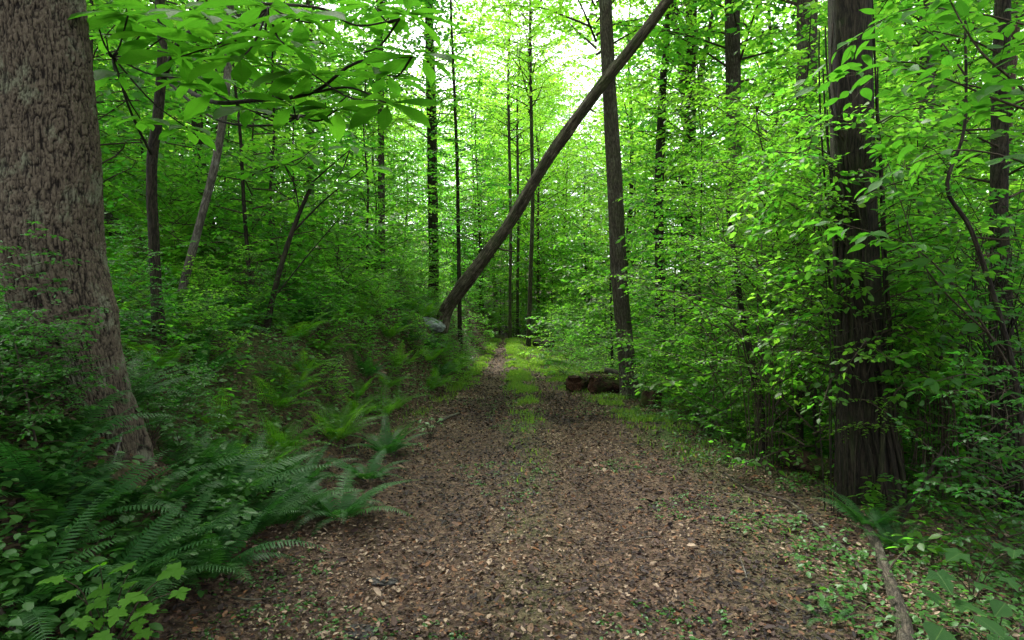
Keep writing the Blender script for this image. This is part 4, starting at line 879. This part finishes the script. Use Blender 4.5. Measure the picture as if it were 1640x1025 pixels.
def rock(label, px, Y, size, seed):
    import bmesh
    bm = bmesh.new(); bmesh.ops.create_icosphere(bm, subdivisions=4, radius=1)
    V = np.array([v.co[:] for v in bm.verts]); k = 1+.22*noise3(V*1.3+seed)+.1*noise3(V*3+seed)+.03*noise3(V*9)
    for v, c, q in zip(bm.verts, V, k): v.co = Vector(c*q)*Vector((1, 1, 1)).x
    me = bpy.data.meshes.new('rock'); bm.to_mesh(me); bm.free()
    for p in me.polygons: p.use_smooth = True
    me.materials.append(M['rock' if size[0] > .2 else 'stone']); b = G(px, Y); o = link('rock', me, None, b+Vector((0, 0, size[2]*.25)), (0, .15, .4), size); tag(o, label, 'rock')
def rock_mat():
    m, t, o = nt('rock'); tc = t.nodes.new('ShaderNodeTexCoord'); n = noise(t, 3, 6, tc.outputs['Object'], .7)
    c = ramp(t, [(.3, (.03, .034, .025)), (.48, (.2, .22, .22)), (.65, (.4, .43, .45))], n.outputs['Fac'])
    b = t.nodes.new('ShaderNodeBsdfPrincipled'); b.inputs['Roughness'].default_value = .8; t.links.new(c.outputs[0], b.inputs['Base Color'])
    bp = t.nodes.new('ShaderNodeBump'); bp.inputs['Strength'].default_value = .8; bp.inputs['Distance'].default_value = .1; t.links.new(n.outputs['Fac'], bp.inputs['Height']); t.links.new(bp.outputs[0], b.inputs['Normal'])
    t.links.new(b.outputs[0], o.inputs[0]); return m
M['rock'] = rock_mat(); M['stone'] = rock_mat(); M['stone'].name = 'stone'
for e_, c_ in zip([n for n in M['stone'].node_tree.nodes if n.type == 'VALTORGB'][0].color_ramp.elements, ((.012, .010, .009, 1), (.035, .03, .027, 1), (.07, .065, .06, 1))): e_.color = c_
rock('pale blue grey rock on the bank below the leaning dead trunk', 688, 16.2, (.40, .3, .17), 4)
rock('flat dark grey stone in the leaf litter at the lower left of the track', 612, 3.9, (.10, .07, .012), 9)
rock('dark stone in the leaves at the bottom of the photo, left of centre', 578, 3.25, (.09, .08, .012), 2)

def stick(label, pts, r0, r1, mat='bark_grey', cat='fallen branch', group=None, twigs=(), lift=0.0):
    P = [gp(px, Y, dz) for px, Y, dz in pts]; o = Vector(P[0]); o.z = hz(o.x, o.y); t = thing('fallen_branch', label, cat, o, group); w = Wood(); w.k = rnd.randint(0, 99)
    C = catmull([p-o for p in P], 40); w.tube(C, np.linspace(r0, r1, 40), 12, .12); link('limb', w.mesh('limb', M[mat]), t)
    for f, d, rad in twigs:
        w = Wood(); p = C[int(f*39)]; w.tube(catmull([p, p+np.array(d)*.5+[0, 0, .02], p+np.array(d)], 8), np.linspace(rad, rad*.3, 8), 5); link('twig', w.mesh('twig', M['twig']), t)
stick('thick curved grey branch on the ground in the bottom right, running out of frame', [(1462, 2.75, .04), (1452, 3.05, .05), (1440, 3.4, .05), (1418, 3.9, .06), (1402, 4.35, .07), (1388, 4.7, .05)], .044, .03, 'bark_grey',
      twigs=((.3, (-.25, .3, .05), .006), (.6, (.3, .2, .1), .007), (.5, (-.4, .1, .02), .005)))
stick('long thin branch lying along the right edge of the leaf covered track', [(1385, 3.9, .03), (1350, 4.3, .05), (1300, 4.9, .04), (1262, 5.3, .06), (1200, 5.8, .04), (1160, 6.4, .05)], .013, .008, twigs=((.4, (-.2, .3, .08), .004), (.7, (.25, .1, .1), .004)))
stick('bare stick lying on the leaf litter at the foot of the left bank', [(372, 3.55, .02), (410, 3.5, .03), (470, 3.6, .02)], .006, .004)
stick('pale stick on the left bank below the leaning dead trunk', [(700, 9.6, .03), (720, 10, .05), (735, 10.6, .03)], .03, .02, 'bark_pale')
stick('pale dead branch leaning at the foot of the big left trunk', [(160, 3.6, .0), (176, 3.75, .12), (196, 3.85, .35)], .012, .008, 'bark_pale', twigs=((.6, (.12, .05, .1), .004),))
stick('curved grey stick at the lower left edge', [(-8, 2.6, .18), (30, 2.6, .1), (70, 2.55, -.02)], .011, .012, 'bark_grey')
stick('thin bare stick rising among ferns left of the big trunk foot', [(20, 3.5, .55), (45, 3.4, .35), (72, 3.3, .08)], .004, .006, 'bark_grey', twigs=((.4, (.1, 0, .12), .003),))
stick('dark branch slanting up from the ground right of the vine wrapped trunk', [(1440, 4.9, .0), (1478, 4.9, .3), (1512, 4.9, .62)], .02, .01, 'bark_dark', twigs=((.5, (.1, .1, .3), .006), (.8, (-.1, 0, .2), .004)))
for k, (px, Y) in enumerate(((1020, 4.6), (930, 3.6), (770, 5.2), (1120, 5.6), (690, 4.4), (1190, 4.0), (860, 7.0), (1010, 8.0), (600, 4.8), (1240, 3.5))):
    a = rr.uniform(0, 3); dx = math.cos(a)*30; dy = math.sin(a)*.18
    stick(None, [(px-dx, Y-dy, .015), (px, Y, .025), (px+dx, Y+dy, .012)], .0045, .003, rr.choice(['bark_pale', 'bark_grey']), 'twig', 'twigs lying on the track'); AUTO[ALL[-1].name] = 'short bare twig'

# brush pile on the left bank and tangles of bare stems on the right
def tangle(name, label, px, Y, n, spread, height, seed, cat, mat='twig', rad=.007, group=None, lean=0.0):
    b = G(px, Y); t = thing(name, label, cat, b, group); r = np.random.default_rng(seed); w = Wood()
    for k in range(n):
        a = r.uniform(0, 2*PI); p0 = np.array([math.cos(a), math.sin(a), 0])*r.uniform(0, .35)*spread; d = r.normal(0, 1, 3); h = height*r.uniform(.4, 1)
        p3 = p0+np.array([d[0]*spread+lean, d[1]*spread*.6, h*r.uniform(.2, 1)])
        p1 = p0+np.array([0, 0, h*.6])+r.normal(0, .08, 3)*spread; p2 = (p1+p3)/2+np.array([0, 0, h*.35])+r.normal(0, .15, 3)*spread
        w.tube(catmull([p0, p1, p2, p3], 16), np.linspace(rad*r.uniform(.5, 1.2), rad*.25, 16), 4, cap=False)
    o = link('stems', w.mesh('stems', M[mat]), t); o['kind'] = 'stuff'; return t
tangle('brush_pile', 'low pile of brown dead brush on the left bank before the leaning trunk', 605, 14, 70, .8, .5, 1, 'brush pile', 'bark_red', .008)
tangle('brush_pile', 'heap of dead twigs on the hillside behind the pale thin sapling', 395, 9.5, 60, .8, .6, 2, 'brush pile', 'twig', .008)
tangle('brush_pile', 'pale dead twigs piled on the right verge beyond the crooked sapling', 1140, 9.3, 40, .5, .6, 3, 'brush pile', 'bark_pale', .006)
VT = 'bare arching vine stems on the right'
tangle('vine_tangle', 'bare vine stems arching around the crooked right sapling', 1215, 6.8, 22, .8, 2.4, 4, 'vines', 'twig', .007, VT)
tangle('vine_tangle', 'tangled bare vines right of the vine wrapped trunk', 1500, 5.6, 34, .8, 2.6, 5, 'vines', 'twig', .008, VT)
tangle('vine_tangle', 'curtain of bare vines hanging near the right edge', 1600, 5.4, 40, .7, 2.9, 6, 'vines', 'bark_dark', .010, VT)
tangle('vine_tangle', 'bare vines crossing in front of the vine wrapped trunk', 1350, 5.15, 16, .4, 2.3, 7, 'vines', 'bark_vine', .006, VT)
# vines climbing the broad right trunk
vt = next(o for o in ALL if 'wrapped in vines' in (o['label'] or ''))
r = random.Random(12)
for k in range(16):
    w = Wood(); w.k = k; a = r.uniform(PI, 2*PI+.4) ; pts = []; z = -.1; out = r.uniform(1.0, 1.15)
    while z < r.uniform(2.5, 5.5):
        rad = .207*out if z > .4 else .24*out
        cx = ((1392-(z+.05)*9)-1392)*5.5/FPX
        pts.append((cx+math.cos(a)*rad, math.sin(a)*rad, z)); z += .35; a += r.uniform(-.22, .22); out = min(1.16, max(.99, out+r.uniform(-.06, .05)))
    if len(pts) > 3: w.tube(catmull(pts, 40), np.linspace(r.uniform(.012, .03), .007, 40), 6, .1); link('vine', w.mesh('vine', M['bark_vine']), vt)

rv = np.random.default_rng(91)
for k in range(80):     # leafy shoots of the climbing vines, standing off the bark
    f = Foliage(900+k); a = rv.uniform(PI*.9, 2*PI+.3); z = 1.0+2.3*rv.random(); d = np.array([math.cos(a), math.sin(a), .1])
    p0 = np.array([-.012*z*4+math.cos(a)*.2, math.sin(a)*.2, z]); L = rv.uniform(.3, .7)
    f.branch([p0, p0+d*L*.4+[0, 0, .06], p0+d*L*.8+rv.normal(0, .08, 3), p0+d*L+rv.normal(0, .12, 3)+[0, 0, -.08]], .006, .09, .26, .075, .7, .2, 1, 4, .3, .5, 8)
    P_, D_, N_, S_ = f.arrays(); q = link('vine_shoot', leaves_mesh('vine_leaves', OV, P_, D_, N_, S_, M['leaf_under'], seed=k), vt); q['kind'] = 'stuff'
    link('vine_stem', f.w.mesh('vine_stem', M['twig']), vt)
# ------------------------------------------------------------------ labels for the many, by what they stand beside
LM = [(-400, 'the left edge'), (90, 'the big left trunk'), (250, 'the slim magnolia'), (345, 'the pale thin sapling'), (470, 'the small magnolia'), (590, 'the brush pile'), (700, 'the leaning trunk foot'),
      (790, 'the left side of the bend'), (850, 'the right side of the bend'), (915, 'the cut logs'), (1000, 'the upright tree'), (1057, 'the broken trunk'), (1102, 'the forked tree'), (1177, 'the tall straight trunk'), (1290, 'the half hidden trunk'),
      (1385, 'the vine wrapped trunk'), (1488, 'the pale grey trunk'), (1560, 'the reddish trunk'), (1620, 'the right edge'), (2000, 'the far right, outside the frame')]
ORD = ['leftmost', 'second from left', 'third from left', 'fourth from left', 'fifth from left', 'sixth from left', 'seventh from left', 'eighth from left', 'ninth from left', 'tenth from left', 'eleventh from left', 'twelfth from left']
cells = {}
for o in ALL:
    if o.name not in AUTO: continue
    px, py = proj(o.location); Yd = o.location.y
    nm = min(LM, key=lambda q: abs(q[0]-px))[1]
    dep = 'close by' if Yd < 7.5 else 'a little behind' if Yd < 12 else 'behind' if Yd < 18 else 'well behind' if Yd < 25 else 'far behind'
    cells.setdefault((AUTO[o.name], dep, nm), []).append((px, o))
for (d, dep, nm), L in cells.items():
    L.sort(key=lambda q: q[0])
    for k, (px, o) in enumerate(L):
        n_ = len(L); o['label'] = f'{d} {dep} {nm}'+('' if n_ == 1 else ', '+(ORD[k] if k < (n_+1)//2 else ORD[n_-1-k].replace('left', 'right')))
print('objects', len(bpy.data.objects), 'unique tris', sum(sum(len(p.vertices)-2 for p in m.polygons) for m in bpy.data.meshes if m.users and len(m.polygons) < 3000)+sum(len(m.polygons) for m in bpy.data.meshes if len(m.polygons) >= 3000))
